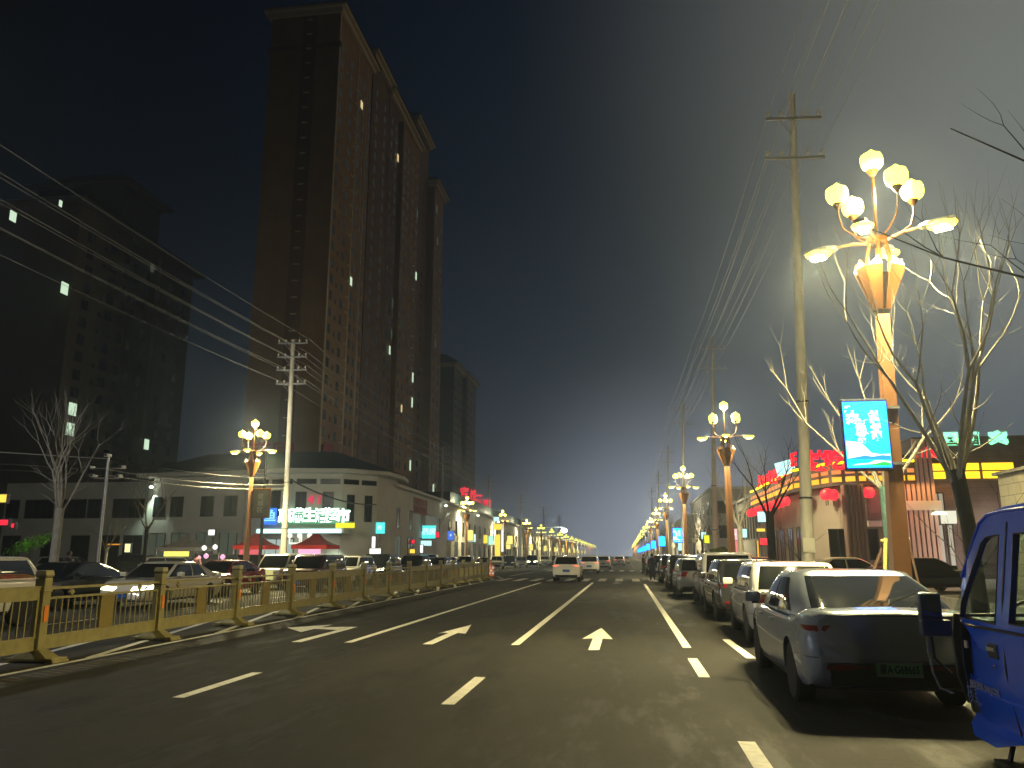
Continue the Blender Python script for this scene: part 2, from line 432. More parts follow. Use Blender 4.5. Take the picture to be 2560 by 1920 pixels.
# ================================================================ MEDIAN FENCE (gold painted)
fence = thing('median_fence', 'gold painted ornamental median fence with square posts and flared feet', 'fence')
def fx(y): return -8.86 - 0.0185 * y
posts = [5.1 + 3.36 * i for i in range(17)]
pb = MB()
pb.box(-.085, .085, -.085, .085, .12, 1.26); pb.frustum((0, 0), 1.262, 1.30, .075, .075, .10, .10); pb.frustum((0, 0), 1.30, 1.38, .10, .10, .085, .085)
pb.box(-.1, .1, -.1, .1, 1.05, 1.075)
post_me = pb.build('post', M['gold'], fence, bevel=.008)
fb = MB()
fb.frustum((0, 0), .07, .20, .30, .15, .10, .10)
fb.box(-.42, .42, -.17, .17, .03, .07); fb.box(-.44, -.30, -.18, .18, 0, .03); fb.box(.30, .44, -.18, .18, 0, .03)
foot = fb.build('foot', M['gold'], post_me, bevel=.006)
rb = MB(); rb.box(-.02, .03, -.10, -.087, .62, .82); rb.box(.087, .10, -.045, .045, .60, .84)
orange = mat('orange_reflector', (0.75, 0.22, 0.02), 0.3, coat=.5)
refl = rb.build('reflector', orange, post_me)
def panel(kind, L):
    p = MB(); h = L / 2 - .09
    p.box(-.025, .025, -h, h, .20, .36)                       # bottom band
    p.box(-.035, .035, -h, h, .175, .20); p.box(-.035, .035, -h, h, .36, .385)
    p.box(-.03, .03, -h, h, .93, .965)
    if kind == 'band': p.box(-.028, .028, -h, h, .965, 1.12); p.box(-.038, .038, -h, h, 1.12, 1.14)
    else:
        p.box(-.03, .03, -h, h, 1.08, 1.12)
        for q in (-h * .62, h * .62): p.add([(0.02 * s, q + a, 1.022 + c) for s in (-1, 1) for a, c in ((-.06, 0), (0, -.055), (.06, 0), (0, .055))],
              [(0, 1, 2, 3), (7, 6, 5, 4), (0, 4, 5, 1), (1, 5, 6, 2), (2, 6, 7, 3), (3, 7, 4, 0)])
    p.box(-.03, .03, -h, -h + .05, .385, .93); p.box(-.03, .03, h - .05, h, .385, .93)
    n = int((h - .3) / .155)
    for k in range(n):
        q = .27 + .155 * k
        for s in (-1, 1): p.box(-.01, .01, s * q - .011, s * q + .011, .385, .93)
    return p
def plate():
    q = MB(); q.box(-.02, .02, -.19, .19, .387, .928); q.box(-.03, .03, -.19, .19, .90, .926)
    return q
pl = {}
for k in ('rail', 'band'):
    o = panel(k, 3.36).build('panel', M['gold'], fence)
    pp = plate().build('centre_plate', M['gold_dark'], o)
    pl[k] = o
ang = math.atan(-0.0185)
first = {'rail': True, 'band': True}
for i, y in enumerate(posts):
    o = post_me if i == 0 else copy_tree(post_me, fence)
    o.location = (fx(y), y, 0)
    if i < len(posts) - 1:
        k = 'band' if i in (0, 1, 5, 6) or i > 8 else 'rail'
        q = pl[k] if first[k] else copy_tree(pl[k], fence); first[k] = False
        q.location = (fx(y + 1.68), y + 1.68, 0); q.rotation_euler = (0, 0, -ang)
# end board
t = thing('end_marker_board', 'orange and white reflective board on the far end of the gold fence', 'marker board', (fx(58.9) + .1, 59.4, 0))
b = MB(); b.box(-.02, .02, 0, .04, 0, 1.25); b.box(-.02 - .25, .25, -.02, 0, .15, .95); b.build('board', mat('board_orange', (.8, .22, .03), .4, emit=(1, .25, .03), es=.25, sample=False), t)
b = MB()
for i, (x, z) in enumerate(((-.15, .35), (.1, .35), (-.02, .55), (-.15, .75), (.1, .75))): b.box(x, x + .12, -.03, -.021, z - .06, z + .08)
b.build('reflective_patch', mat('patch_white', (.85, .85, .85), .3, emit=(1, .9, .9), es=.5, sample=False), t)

# ================================================================ ORNAMENTAL STREET LAMPS
def lotus(r):
    b = MB()
    prof = [(.25, -1.0), (.55, -.92), (.82, -.68), (.97, -.35), (1.0, 0), (.97, .30), (.90, .52), (.70, .62), (.52, .74), (.30, .92), (.10, 1.10), (.02, 1.16)]
    def mod(j, t): return 1 + (0.05 if 3 <= j <= 6 else 0.10 if j in (7, 8) else 0) * math.cos(6 * t + (math.pi if j > 6 else 0))
    b.lathe([(a * r, z * r) for a, z in prof], 24, mod=mod)
    return b
def make_lamp():
    t = thing('street_lamp', 'x', 'street lamp')
    b = MB(); b.frustum((0, 0), .0, 5.86, .155, .155, .098, .098); b.frustum((0, 0), 0, .28, .26, .26, .2, .2)
    b.build('pole', M['pole'], t, bevel=.012)
    b = MB(); b.frustum((0, 0), 5.862, 5.94, .10, .10, .12, .12); b.build('collar', M['dark'], t)
    b = MB()          # tulip cup: four tapering blades, notched at the top
    for q in range(4):
        a0 = q * math.pi / 2 + math.pi / 4
        def P(a, r, z): return (r * math.cos(a), r * math.sin(a), z)
        r0, r1, w0, w1 = .15, .44, .62, .62
        vs = []
        for rr, z, hw in ((r0, 5.942, w0), (r1, 6.72, w1)):
            vs += [P(a0 - hw, rr, z), P(a0, rr * 1.08, z), P(a0 + hw, rr, z)]
        vs += [P(a0 - hw * .75, r1 * .92, 6.90), P(a0, r1 * .93, 6.66), P(a0 + hw * .75, r1 * .92, 6.90)]
        n0 = len(vs); vs += [(x * .88, y * .88, z) for x, y, z in vs]
        f = []
        for j in range(2):
            for k in range(2): c = j * 3 + k; f += [(c, c + 1, c + 4, c + 3), (n0 + c + 3, n0 + c + 4, n0 + c + 1, n0 + c)]
        for e in ((0, 3), (3, 6), (6, 7), (7, 8), (8, 5), (5, 2), (2, 1), (1, 0)): f.append((e[1], e[0], n0 + e[0], n0 + e[1]))
        b.add(vs, f)
    b.lathe([(.12, 5.95), (.12, 6.1), (.30, 6.55), (.30, 6.6), (.1, 6.6)], 12)
    b.build('cup', M['cup'], t)
    b = MB()
    for k in range(6):
        a = k * math.pi / 3 + .3
        b.tube([(.20 * math.cos(a), .20 * math.sin(a), 6.5), (.22 * math.cos(a), .22 * math.sin(a), 7.0), (.14 * math.cos(a), .14 * math.sin(a), 7.3)], .035, 6)
    b.lathe([(.16, 7.22), (.2, 7.26), (.2, 7.36), (.1, 7.4)], 14)
    b.build('stem_cluster', M['cup'], t, smooth=40)
    # globes on stalks
    gb = lotus(.205)
    sb = MB()
    gl = [(0, 0, 8.95), (-.66, .04, 8.30), (.68, -.03, 8.30), (.20, -.66, 8.30), (-.22, .64, 8.30)]
    for x, y, z in gl:
        if z > 8.6: sb.tube([(0, 0, 7.3), (0, 0, 8.66)], .028, 6); sb.lathe([(.03, 0), (.10, .1), (.11, .12)], 10, (0, 0, 8.62))
        else:
            sb.tube([(x * .2, y * .2, 7.34), (x * .55, y * .55, 7.42), (x * .9, y * .9, 7.6), (x, y, 7.85), (x, y, z - .27)], .018, 6)
            sb.lathe([(.02, 0), (.06, .05), (.09, .10), (.10, .12)], 10, (x, y, z - .32))
    sb.build('stalks', M['cup'], t, smooth=40)
    g0 = None
    for x, y, z in gl:
        if g0 is None: g0 = gb.build('globe', M['globe'], t, smooth=50); g0.location = (x, y, z)
        else: g0 = inst('globe', g0.data, t, (x, y, z))
    # arms with LED heads
    h0 = None
    for dx, dy, s in ((.93, -.70, 1), (-.93, .70, 1), (.44, .72, 1), (-.46, -.70, 1)):
        L = math.hypot(dx, dy); a = math.atan2(dy, dx)
        if h0 is None:
            ab = MB(); ab.tube([(.12, 0, 7.28), (.4, 0, 7.36), (.75, 0, 7.38)], [.035, .03, .025], 8); arm_me = ab.build('arm', M['pole'], t, smooth=40).data
            arm0 = [c for c in t.children if c.name.startswith('arm')][-1]; arm0.rotation_euler = (0, 0, a)
            arm = arm0
            hb = MB(); hb.add([(.7, -.07, 7.40), (.7, .07, 7.40), (1.28, .10, 7.42), (1.28, -.10, 7.42), (.7, -.07, 7.35), (.7, .07, 7.35), (1.3, .115, 7.345), (1.3, -.115, 7.345),
                               (.86, -.135, 7.345), (.86, .135, 7.345), (.86, -.11, 7.43), (.86, .11, 7.43)],
                              [(0, 1, 11, 10), (10, 11, 2, 3), (4, 8, 9, 5), (8, 7, 6, 9), (0, 10, 8, 4), (10, 3, 7, 8), (1, 5, 9, 11), (11, 9, 6, 2), (2, 6, 7, 3), (0, 4, 5, 1)])
            h0 = hb.build('lamp_head', M['steel'], arm, bevel=.008)
            bb = MB(); bb.lathe([(.24, 0), (.235, -.03), (.19, -.07), (.10, -.095), (.02, -.10)], 20); bo = bb.build('halo_bowl', M['halo_bowl'], arm, smooth=60); bo.location = (1.05, 0, 7.345); bo.scale = (1.0, .80, 1.0)  # glowing bowl added under the head to stand for its halo
            eb = MB(); eb.box(.93, 1.19, -.065, .065, 7.215, 7.26); e0 = eb.build('led_panel', M['led_white'], arm)
            e0.parent = arm
        else:
            arm = inst('arm', arm_me, t, (0, 0, 0), a)
            inst('lamp_head', h0.data, arm, (0, 0, 0)); inst('halo_bowl', bo.data, arm, (1.05, 0, 7.345), 0, (1.0, .80, 1.0)); inst('led_panel', e0.data, arm, (0, 0, 0))
        arm.scale = (L / 1.08, 1, 1)
    return t
LC = (1.0, 0.84, 0.40)
lamp0 = make_lamp()
RX, LXL = 4.87, -20.9
ry = [15.0, 41.0, 71.0, 103.0] + [103.0 + 32 * k for k in range(1, 17)]
ly = [43.0, 104.0, 136.0, 171.0] + [171.0 + 31 * k for k in range(1, 15)]
far_n = ['second', 'third', 'fourth', 'fifth', 'sixth', 'seventh', 'eighth', 'ninth', 'tenth', 'eleventh', 'twelfth', 'thirteenth', 'fourteenth', 'fifteenth',
         'sixteenth', 'seventeenth', 'eighteenth', 'nineteenth', 'twentieth']
first_l = True
for side, X, ys in (('right', RX, ry), ('left', LXL, ly)):
    for i, y in enumerate(ys):
        x = X + (0.25 if side == 'right' and i else 0)
        if side == 'left' and i: x = X + 0.5 - 0.004 * (y - 100)
        if i == 0: lb = ('tall orange post lamp with five lotus globes beside the blue screen, nearest the camera' if side == 'right' else
                         'gold post lamp with five globes standing alone in front of the white shopping building')
        else: lb = '%s lamp up the %s side of the road, a gold post with glowing globes' % (far_n[i - 1], side)
        o = lamp0 if first_l else dup(lamp0, (x, y, 0))
        o['label'] = lb; o['group'] = 'ornamental lamps along the %s side of the road' % side
        o.location = (x, y, 0.1); first_l = False
        if side == 'left': o.rotation_euler = (0, 0, R(35 if i == 0 else 20) + i)
        elif i: o.rotation_euler = (0, 0, 0.5 * i)
        # its light: downwards from the heads, and all round from the globes
        if i == 0 and side == 'right':
            o.rotation_euler = (0, R(1.6), 0); o.location.x = 4.66
            for dx, dy in ((.93, -.70), (-.93, .70), (.44, .72), (-.46, -.70)):
                lamp('lamp_light', 'SPOT', (dx, dy, 7.20), 2600, LC, o, .12, R(165))
            for dx, dy in ((.93, -.70), (-.93, .70), (-.46, -.70)): lamp('head_glow', 'POINT', (dx, dy, 7.16), 260, (1, .82, .32), o, .10)
            lamp('globe_light', 'POINT', (.1, 0, 8.3), 700, (1, .88, .50), o, .35)
        elif y < 180:
            for s_ in (1, -1): lamp('lamp_light', 'SPOT', (s_ * 1.0, -.75 * s_, 7.15), 2100 if i else 4000, LC, o, .3, R(165))
            lamp('globe_light', 'POINT', (0, 0, 8.4), 800 if i else 1500, (1, .92, .62), o, .5)
        else:
            lamp('lamp_light', 'SPOT', (-1.0, -.75, 7.1), 6000, LC, o, .6, R(165))
# a lamp of the same row just behind the camera lights the foreground
o = dup(lamp0, (RX, -13.0, 0.1)); o['label'] = 'ornamental gold lamp of the right row standing behind the viewer'
for c in list(o.children):
    if c.type == 'LIGHT': bpy.data.objects.remove(c)
lamp('lamp_light', 'SPOT', (0, 0, 7.3), 3200, (1, .95, .88), o, .5, R(165))
o = dup(lamp0, (LXL, 11.0, 0.1)); o['label'] = 'ornamental gold lamp of the left row standing outside the left edge'
lamp('globe_light', 'POINT', (.4, 0, 8.3), 3800, (.95, .94, .92), o, .35)

# ================================================================ VEHICLES
def pchip(xs, ys, x):
    if x <= xs[0]: return ys[0]
    if x >= xs[-1]: return ys[-1]
    n = len(xs); h = [xs[i + 1] - xs[i] for i in range(n - 1)]; d = [(ys[i + 1] - ys[i]) / h[i] for i in range(n - 1)]
    m = [d[0]] + [0 if d[i - 1] * d[i] <= 0 else 2 * d[i - 1] * d[i] / (d[i - 1] + d[i]) for i in range(1, n - 1)] + [d[-1]]
    i = max(k for k in range(n - 1) if xs[k] <= x); t = (x - xs[i]) / h[i]
    return (ys[i] * (2 * t ** 3 - 3 * t * t + 1) + m[i] * h[i] * (t ** 3 - 2 * t * t + t) + ys[i + 1] * (-2 * t ** 3 + 3 * t * t) + m[i + 1] * h[i] * (t ** 3 - t * t))

PROF = [(0, 0), (.80, 0), (.93, .05), (.975, .16), (.992, .34), (1.0, .52), (1.0, .64), (.975, .76), (.985, .84), (.965, .93), (.90, .985), (.70, 1.0), (.35, 1.02), (0, 1.03)]
def sidef(f):
    pts = PROF[2:11]
    for (a, za), (b_, zb) in zip(pts, pts[1:]):
        if za <= f <= zb: return a + (b_ - a) * (f - za) / (zb - za)
    return pts[0][0] if f < pts[0][1] else pts[-1][0]

DKL = mat('smoked_lens', (.035, .004, .008), .08, coat=1.0)
def make_car(name, label, sp, paint, opts=()):
    """sp: L W belt H trunk hood yr0 yr1 yf1 yf0 (cabin: rear glass base/top, windscreen top/base), rear axle, front axle, wheel radius"""
    L, W, belt, H, trunk, hood, yr0, yr1, yf1, yf0, ra, fa, wr = [sp[k] for k in ('L', 'W', 'belt', 'H', 'trunk', 'hood', 'yr0', 'yr1', 'yf1', 'yf0', 'ra', 'fa', 'wr')]
    t = thing(name, label, 'car')
    hw = W / 2; zb = sp.get('zb', .21)
    rw = sp.get('rearw', .86)
    wx = ([0, .03, .12, .35, .9, L * .5, L - 1.0, L - .45, L - .15, L - .03, L], [rw, rw + .05, .945, .985, 1, 1, .985, .94, .86, .74, .64])
    zt = ([0, .06, max(.1, yr0), yr0 + .4, L * .5, yf0 - .1, yf0 + .12, L - .55, L - .15, L], [trunk - .03, trunk, belt if yr0 < .3 else trunk + .02, belt, belt, belt - .01, belt - .05, hood, hood - .10, hood - .22])
    zbt = ([0, .12, .5, L - .5, L - .1, L], [.34, .27, zb, zb, zb + .02, .30])
    def w_(y): return hw * pchip(*wx, y)
    def top(y): return pchip(*zt, y)
    def bot(y): return pchip(*zbt, y)
    def lean(y, f):      # tail and nose are not plumb
        a = max(0, 1 - y / .5); c = max(0, 1 - (L - y) / .5)
        la = sp.get('tail', ((0, .05), (.2, 0), (.45, .0), (.62, .045), (.8, .05), (1, .02)))
        lc = ((0, .06), (.25, 0), (.5, .02), (.8, .10), (1, .2))
        return a * pchip([q[0] for q in la], [q[1] for q in la], f) - c * pchip([q[0] for q in lc], [q[1] for q in lc], f)
    ys = sorted(set([0, .015, .04, .08, .13, .2, .28] + [.35 + (L - .7) * k / 26 for k in range(27)] + [L - x for x in (0, .015, .04, .08, .13, .2, .28)]))
    vs, fs = [], []; n = 2 * len(PROF) - 2
    for y in ys:
        w, a, c = w_(y), bot(y), top(y)
        ring = [(x * w, f) for x, f in PROF] + [(-x * w, f) for x, f in reversed(PROF[1:-1])]
        for x, f in ring: vs.append((x, y + lean(y, f), a + f * (c - a)))
    for j in range(len(ys) - 1):
        for k in range(n):
            a, c = j * n + k, j * n + (k + 1) % n; fs.append((a, c, c + n, a + n))
    fs.append(tuple(reversed(range(n)))); fs.append(tuple(range((len(ys) - 1) * n, len(ys) * n)))
    b = MB(); b.add(vs, fs)
    body = b.build('body', paint, t, smooth=38)
    # wheel arches cut out
    cutb = MB()
    for sx in (-1, 1):
        for ya in (ra, fa):
            prof = [(ya + (wr + .055) * math.cos(a_ * math.pi / 12), wr + (wr + .055) * math.sin(a_ * math.pi / 12)) for a_ in range(24)]
            cutb.prism(prof, sx * (hw - .27), sx * (hw + .2), 'x')
    cut = cutb.build('cut', M['trim'])
    md = body.modifiers.new('b', 'BOOLEAN'); md.operation = 'DIFFERENCE'; md.object = cut; md.solver = 'EXACT'
    dg = bpy.context.evaluated_depsgraph_get(); dg.update()
    me = bpy.data.meshes.new_from_object(body.evaluated_get(dg)); body.modifiers.clear(); old = body.data; body.data = me
    bpy.data.meshes.remove(old); bpy.data.objects.remove(cut)
    while len(me.materials) > 1: me.materials.pop()
    for p in me.polygons: p.material_index = 0; p.use_smooth = True
    me.set_sharp_from_angle(angle=R(38))
    # cabin
    cw, tw = hw * .935, hw * sp.get('roofw', .76)
    base = [(0, yr0 + .0), (cw * .5, yr0 + .015), (cw * .84, yr0 + .06), (cw * .97, yr0 + sp.get('cp', .30)), (cw, (yr0 + yf0) / 2 - .3), (cw, (yr0 + yf0) / 2 + .3), (cw * .97, yf0 - .42), (cw * .84, yf0 - .10), (cw * .45, yf0 - .01), (0, yf0)]
    roof = [(0, yr1), (tw * .5, yr1 + .01), (tw * .82, yr1 + .03), (tw * .97, yr1 + .22), (tw, (yr1 + yf1) / 2 - .25), (tw, (yr1 + yf1) / 2 + .15), (tw * .97, yf1 - .22), (tw * .82, yf1 - .05), (tw * .45, yf1), (0, yf1)]
    seg = 6; U = (len(base) - 1) * seg
    def cat(P, i, s):
        p = [P[max(0, i - 1)], P[i], P[min(len(P) - 1, i + 1)], P[min(len(P) - 1, i + 2)]]
        if i == 0: p[0] = (-p[2][0], p[2][1])
        if i == len(P) - 2: p[3] = (-p[1][0], p[1][1])
        return tuple(.5 * (2 * p[1][k] + (p[2][k] - p[0][k]) * s + (2 * p[0][k] - 5 * p[1][k] + 4 * p[2][k] - p[3][k]) * s * s + (3 * p[1][k] - p[0][k] - 3 * p[2][k] + p[3][k]) * s ** 3) for k in (0, 1))
    def ring(u):
        i = min(int(u // seg), len(base) - 2); s = u / seg - i
        return cat(base, i, s), cat(roof, i, s)
    zr = H - .045
    def C(u, v, off=0):
        (bx, by), (rx_, ry_) = ring(u)
        bu = math.sin(v * math.pi) * .028
        z0 = top(min(max(by, .1), L - .2)) - .015
        vv = v
        x = bx + (rx_ - bx) * vv + (bu + off) * (1 if 2 * seg < u < 7 * seg else .4) * (1 if bx > 0 else 0)
        y = by + (ry_ - by) * vv + (-1 if u < 2.2 * seg else 1 if u > 6.8 * seg else 0) * (bu + off)
        return (x, y, z0 + (zr - z0) * (vv ** .96))
    V = 7
    def grid(u0, u1, v0, v1, nu, nv, off, mirror):
        vs, fs = [], []
        for a in range(nu + 1):
            for c in range(nv + 1):
                x, y, z = C(u0 + (u1 - u0) * a / nu, v0 + (v1 - v0) * c / nv, off); vs.append((mirror * x, y, z))
        for a in range(nu):
            for c in range(nv):
                q = a * (nv + 1) + c; fs.append((q, q + nv + 1, q + nv + 2, q + 1))
        return vs, fs
    b = MB()
    for s in (1, -1): b.add(*grid(0, U, 0, 1, U, V, 0, s))
    rows = [(1, 0), (.93, .024), (.75, .038), (.45, .046), (.12, .05)]
    cyc = (yr1 + yf1) / 2
    for s in (1, -1):
        vs = []
        for k, dz in rows:
            for u in range(U + 1):
                x, y, z = C(u, 1); vs.append((s * x * k, cyc + (y - cyc) * k, z + dz))
        fs = []
        for j in range(len(rows) - 1):
            for u in range(U): q = j * (U + 1) + u; fs.append((q, q + 1, q + U + 2, q + U + 1))
        for u in range(U): pass
        c0 = len(vs); vs.append((0, cyc, zr + .05)); q = (len(rows) - 1) * (U + 1)
        for u in range(U): fs.append((q + u, q + u + 1, c0))
        b.add(vs, fs)
    cab = b.build('cabin', sp.get('roofm', paint), t)
    bm = bmesh.new(); bm.from_mesh(cab.data); bmesh.ops.remove_doubles(bm, verts=bm.verts, dist=.001)
    bmesh.ops.recalc_face_normals(bm, faces=bm.faces); bm.to_mesh(cab.data); bm.free()
    for p in cab.data.polygons: p.use_smooth = True
    cab.data.set_sharp_from_angle(angle=R(50))
    # glass
    def pane(nm, u0, u1, both, v0=.07, v1=.90, sides=(1, -1)):
        b = MB()
        for s in sides: b.add(*grid(u0, u1, v0, v1, max(4, int(u1 - u0)), 5, .006, s))
        o = b.build(nm, M['glass'], t)
        bm = bmesh.new(); bm.from_mesh(o.data); bmesh.ops.remove_doubles(bm, verts=bm.verts, dist=.001)
        bmesh.ops.recalc_face_normals(bm, faces=bm.faces); bm.to_mesh(o.data); bm.free()
        for p in o.data.polygons: p.use_smooth = True
        return o
    pane('rear_window', 0, 2 * seg, True, .08 if 'hatch' in opts else .04, .92)
    pane('windscreen', 7.1 * seg, U, True, .03, .93)
    for s in (1, -1):
        pane('side_window', 3.05 * seg, 4.6 * seg, False, .08, .88, (s,))
        pane('side_window', 4.72 * seg, 6.75 * seg, False, .08, .88, (s,))
    # bands that follow the body outline: u metres from the middle of the tail round the right side (side=-1 mirrors)
    def plan(u):
        w0 = w_(0)
        if u < w0: return u, 0, 0, -1
        y = u - w0
        if y <= L: return w_(y), y, 1, 0
        return w_(L) - (y - L), L, 0, 1
    def band(nm, m, z0, z1, u0, u1, side=1, off=.006, par=None, z0b=None, z1b=None):
        b = MB(); vs, fs = [], []; N = max(3, int(abs(u1 - u0) / .06))
        z0b = z0 if z0b is None else z0b; z1b = z1 if z1b is None else z1b
        for k in range(N + 1):
            g = k / N; u = u0 + (u1 - u0) * g
            x, y, nx, ny = plan(u)
            for z in (z0 + (z0b - z0) * g, z1 + (z1b - z1) * g):
                a, c = bot(y), top(y); f = min(1, max(0, (z - a) / (c - a)))
                sf = sidef(f)
                yy = y + lean(y, f)
                vs.append((side * (x * sf + (off if nx else 0)), yy + (ny * off if not nx else 0), z))
                vs.append((side * (x * sf - (.02 if nx else 0)), yy - (ny * .02 if not nx else 0), z))
        for k in range(N):
            q = 4 * k
            fs += [(q, q + 4, q + 6, q + 2), (q + 2, q + 6, q + 7, q + 3), (q, q + 1, q + 5, q + 4), (q + 1, q + 3, q + 7, q + 5)]
        fs += [(0, 2, 3, 1), (4 * N, 4 * N + 1, 4 * N + 3, 4 * N + 2)]
        b.add(vs, fs)
        return b.build(nm, m, par or t, smooth=35)
    w0 = w_(0)
    tl = sp.get('tl', (.72, .90, .42, .30))      # z0 z1, inner width from centre, wrap
    ml = M['red_on'] if 'brake' in opts else M['red_lens']
    for s in (1, -1):
        band('taillight', ml, tl[0], tl[1], w0 - tl[2], w0 + tl[3], s, z0b=tl[0] + .05, z1b=tl[1] - .01)
        band('headlight', M['head_on'] if 'lit' in opts else M['head'], hood - .24, hood - .13, w0 + L - .42, w0 + L + .28, s, .008, z0b=hood - .30, z1b=hood - .20)
        if 'far' in opts: continue
        band('door_seam', M['trim'], .30, belt - .06, w0 + L * .5 - .01, w0 + L * .5 + .005, s, .003)
        band('door_seam', M['trim'], .40, belt - .06, w0 + ra + wr + .22, w0 + ra + wr + .235, s, .003)
        band('sill', M['trim'], zb + .01, zb + .08, w0 + ra + wr + .08, w0 + fa - wr - .08, s, .004)
        for q in (L * .5 - .22, L * .5 + .80):
            b = MB(); b.box(-.012, .012, -.09, .09, -.013, .013); o = b.build('door_handle', M['chrome'] if 'chrome' in opts else paint, t, bevel=.006)
            o.location = (s * (w_(q) * .985 + .012), q, belt - .13)
        b = MB(); b.box(-.105, .105, -.075, .055, -.065, .075)
        o = b.build('wing_mirror', paint, t, bevel=.03, smooth=40); o.location = (s * (hw + .085), yf0 - .52, belt + .09)
        b = MB(); b.box(-.08, .02, -.02, .02, -.02, .02); o = b.build('mirror_stalk', M['trim'], o); o.location = (-s * .07, .0, -.07)
    if 'bar' in opts: band('light_bar', DKL, tl[0] + .01, tl[1] - .01, 0, w0 - tl[2] + .02, 1, .004); band('light_bar', DKL, tl[0] + .01, tl[1] - .01, 0, w0 - tl[2] + .02, -1, .004)
    for s in (1, -1):
        band('rear_bumper_insert', M['trim'], .30, sp.get('bi', .44), 0, w0 - .05, s, .004)
        if 'far' not in opts:
            band('reflector', M['red_lens'], .46, .50, w0 - .30, w0 - .04, s, .008)
            band('bumper_gap', M['trim'], .575, .583, w0 + .02, w0 + ra - wr - .05, s, .0025)
            if trunk - tl[0] > 0: band('boot_gap', M['trim'], trunk - .035, trunk - .028, 0, w0 + .0, s, .0025)
    for s in (1, -1): band('grille', M['trim'], .30, .52, w0 + L + .16, w0 + L + w_(L) * 1.0 - .01, s, .006)
    # wheels
    tb = MB(); tb.lathe([(wr - .12, -.105), (wr - .03, -.105), (wr, -.075), (wr, .075), (wr - .03, .105), (wr - .12, .105)], 28)
    rb_ = MB(); rb_.lathe([(wr - .10, .02), (wr - .095, .09), (wr - .115, .10), (wr - .125, .05), (.05, .045), (.05, .075), (.03, .08)], 28)
    for k in range(10):
        a = k * math.pi / 5; c, s_ = math.cos(a), math.sin(a); q = .022
        rb_.add([(.04 * c - q * s_, .04 * s_ + q * c, .05), (.04 * c + q * s_, .04 * s_ - q * c, .05), ((wr - .12) * c + q * s_, (wr - .12) * s_ - q * c, .05), ((wr - .12) * c - q * s_, (wr - .12) * s_ + q * c, .05),
                 (.04 * c - q * s_, .04 * s_ + q * c, .085), (.04 * c + q * s_, .04 * s_ - q * c, .085), ((wr - .12) * c + q * s_, (wr - .12) * s_ - q * c, .08), ((wr - .12) * c - q * s_, (wr - .12) * s_ + q * c, .08)],
                [(4, 5, 6, 7), (0, 4, 7, 3), (1, 2, 6, 5), (3, 7, 6, 2)])
    wo_, ri = None, None
    for sx in (1, -1):
        for ya in (ra, fa):
            if wo_ is None:
                wo_ = tb.build('wheel', M['rubber'], t, smooth=40); ri = rb_.build('rim', M['rim'], wo_, smooth=30); q = wo_
            else:
                q = inst('wheel', wo_.data, t, (0, 0, 0)); inst('rim', ri.data, q, (0, 0, 0))
            q.location = (sx * (hw - .13), ya, wr); q.rotation_euler = (0, sx * R(90), 0)
    # number plates
    pb_ = MB(); pb_.box(-.22, .22, -.006, .006, -.07, .07)
    zp = sp.get('zp', .62); pm = sp.get('pm', mat('blue_plate', (.02, .10, .42), .35))
    o = pb_.build('number_plate', pm, t, bevel=.003); o.location = (0, lean(0, (zp - bot(0)) / (top(0) - bot(0))) - .012, zp); t_pl = o
    o = inst('number_plate', o.data, t, (0, L + .002, .42))
    return t, band, (w0, L, C, t_pl)

paint = lambda nm, c, r=.22, me=.0, co=1.0: mat(nm, c, r, me, var=.04, vscale=1.5, coat=co)
P_GREY = paint('blue_grey_paint', (.38, .44, .54), .27, .30)
P_WHITE = paint('white_paint', (.82, .81, .78))
P_DARK = paint('dark_paint', (.022, .025, .03), .25, .3)
P_SILVER = paint('silver_paint', (.50, .51, .53), .28, .7)
P_BLACK = paint('black_paint', (.008, .009, .01), .2)
P_RED = paint('red_paint', (.32, .012, .015), .25, .1)
P_CREAM = paint('cream_paint', (.62, .58, .46))
P_BROWN = paint('maroon_paint', (.10, .02, .02), .3, .3)
SEDAN = dict(L=4.72, W=1.83, belt=.93, H=1.46, trunk=1.04, hood=.86, yr0=.42, yr1=1.42, yf1=2.72, yf0=3.62, ra=.98, fa=3.78, wr=.325, cp=.62, zp=.63)
FAST = dict(SEDAN, trunk=1.03, yr0=.40, yr1=1.50, belt=.95, H=1.44, tl=(.80, .90, .30, .26), zp=.475, bi=.40, rearw=.82,
            tail=((0, .07), (.18, .02), (.40, .0), (.52, .03), (.66, .07), (.80, .05), (.93, .0), (1, -.01)), pm=mat('green_plate', (.22, .70, .30), .4))
HATCH = dict(L=4.5, W=1.82, belt=1.02, H=1.60, trunk=1.04, hood=.93, yr0=.08, yr1=.50, yf1=2.75, yf0=3.45, ra=.85, fa=3.55, wr=.34, cp=.34, zp=.70, tl=(.80, 1.0, .28, .34), zb=.25, roofw=.80)
SUV = dict(HATCH, L=4.6, H=1.66, belt=1.06, trunk=1.08, hood=.98, wr=.36, tl=(.86, 1.02, .34, .3), zb=.28)
VAN = dict(L=4.4, W=1.72, belt=1.10, H=1.78, trunk=1.10, hood=1.02, yr0=.05, yr1=.22, yf1=3.2, yf0=3.95, ra=.75, fa=3.6, wr=.31, cp=.25, zp=.70, tl=(.75, 1.05, .16, .18), zb=.26, roofw=.86)
MPV = dict(VAN, L=4.6, W=1.80, H=1.72, belt=1.04, trunk=1.06, yr1=.30, yf1=3.0, yf0=3.7, fa=3.65)

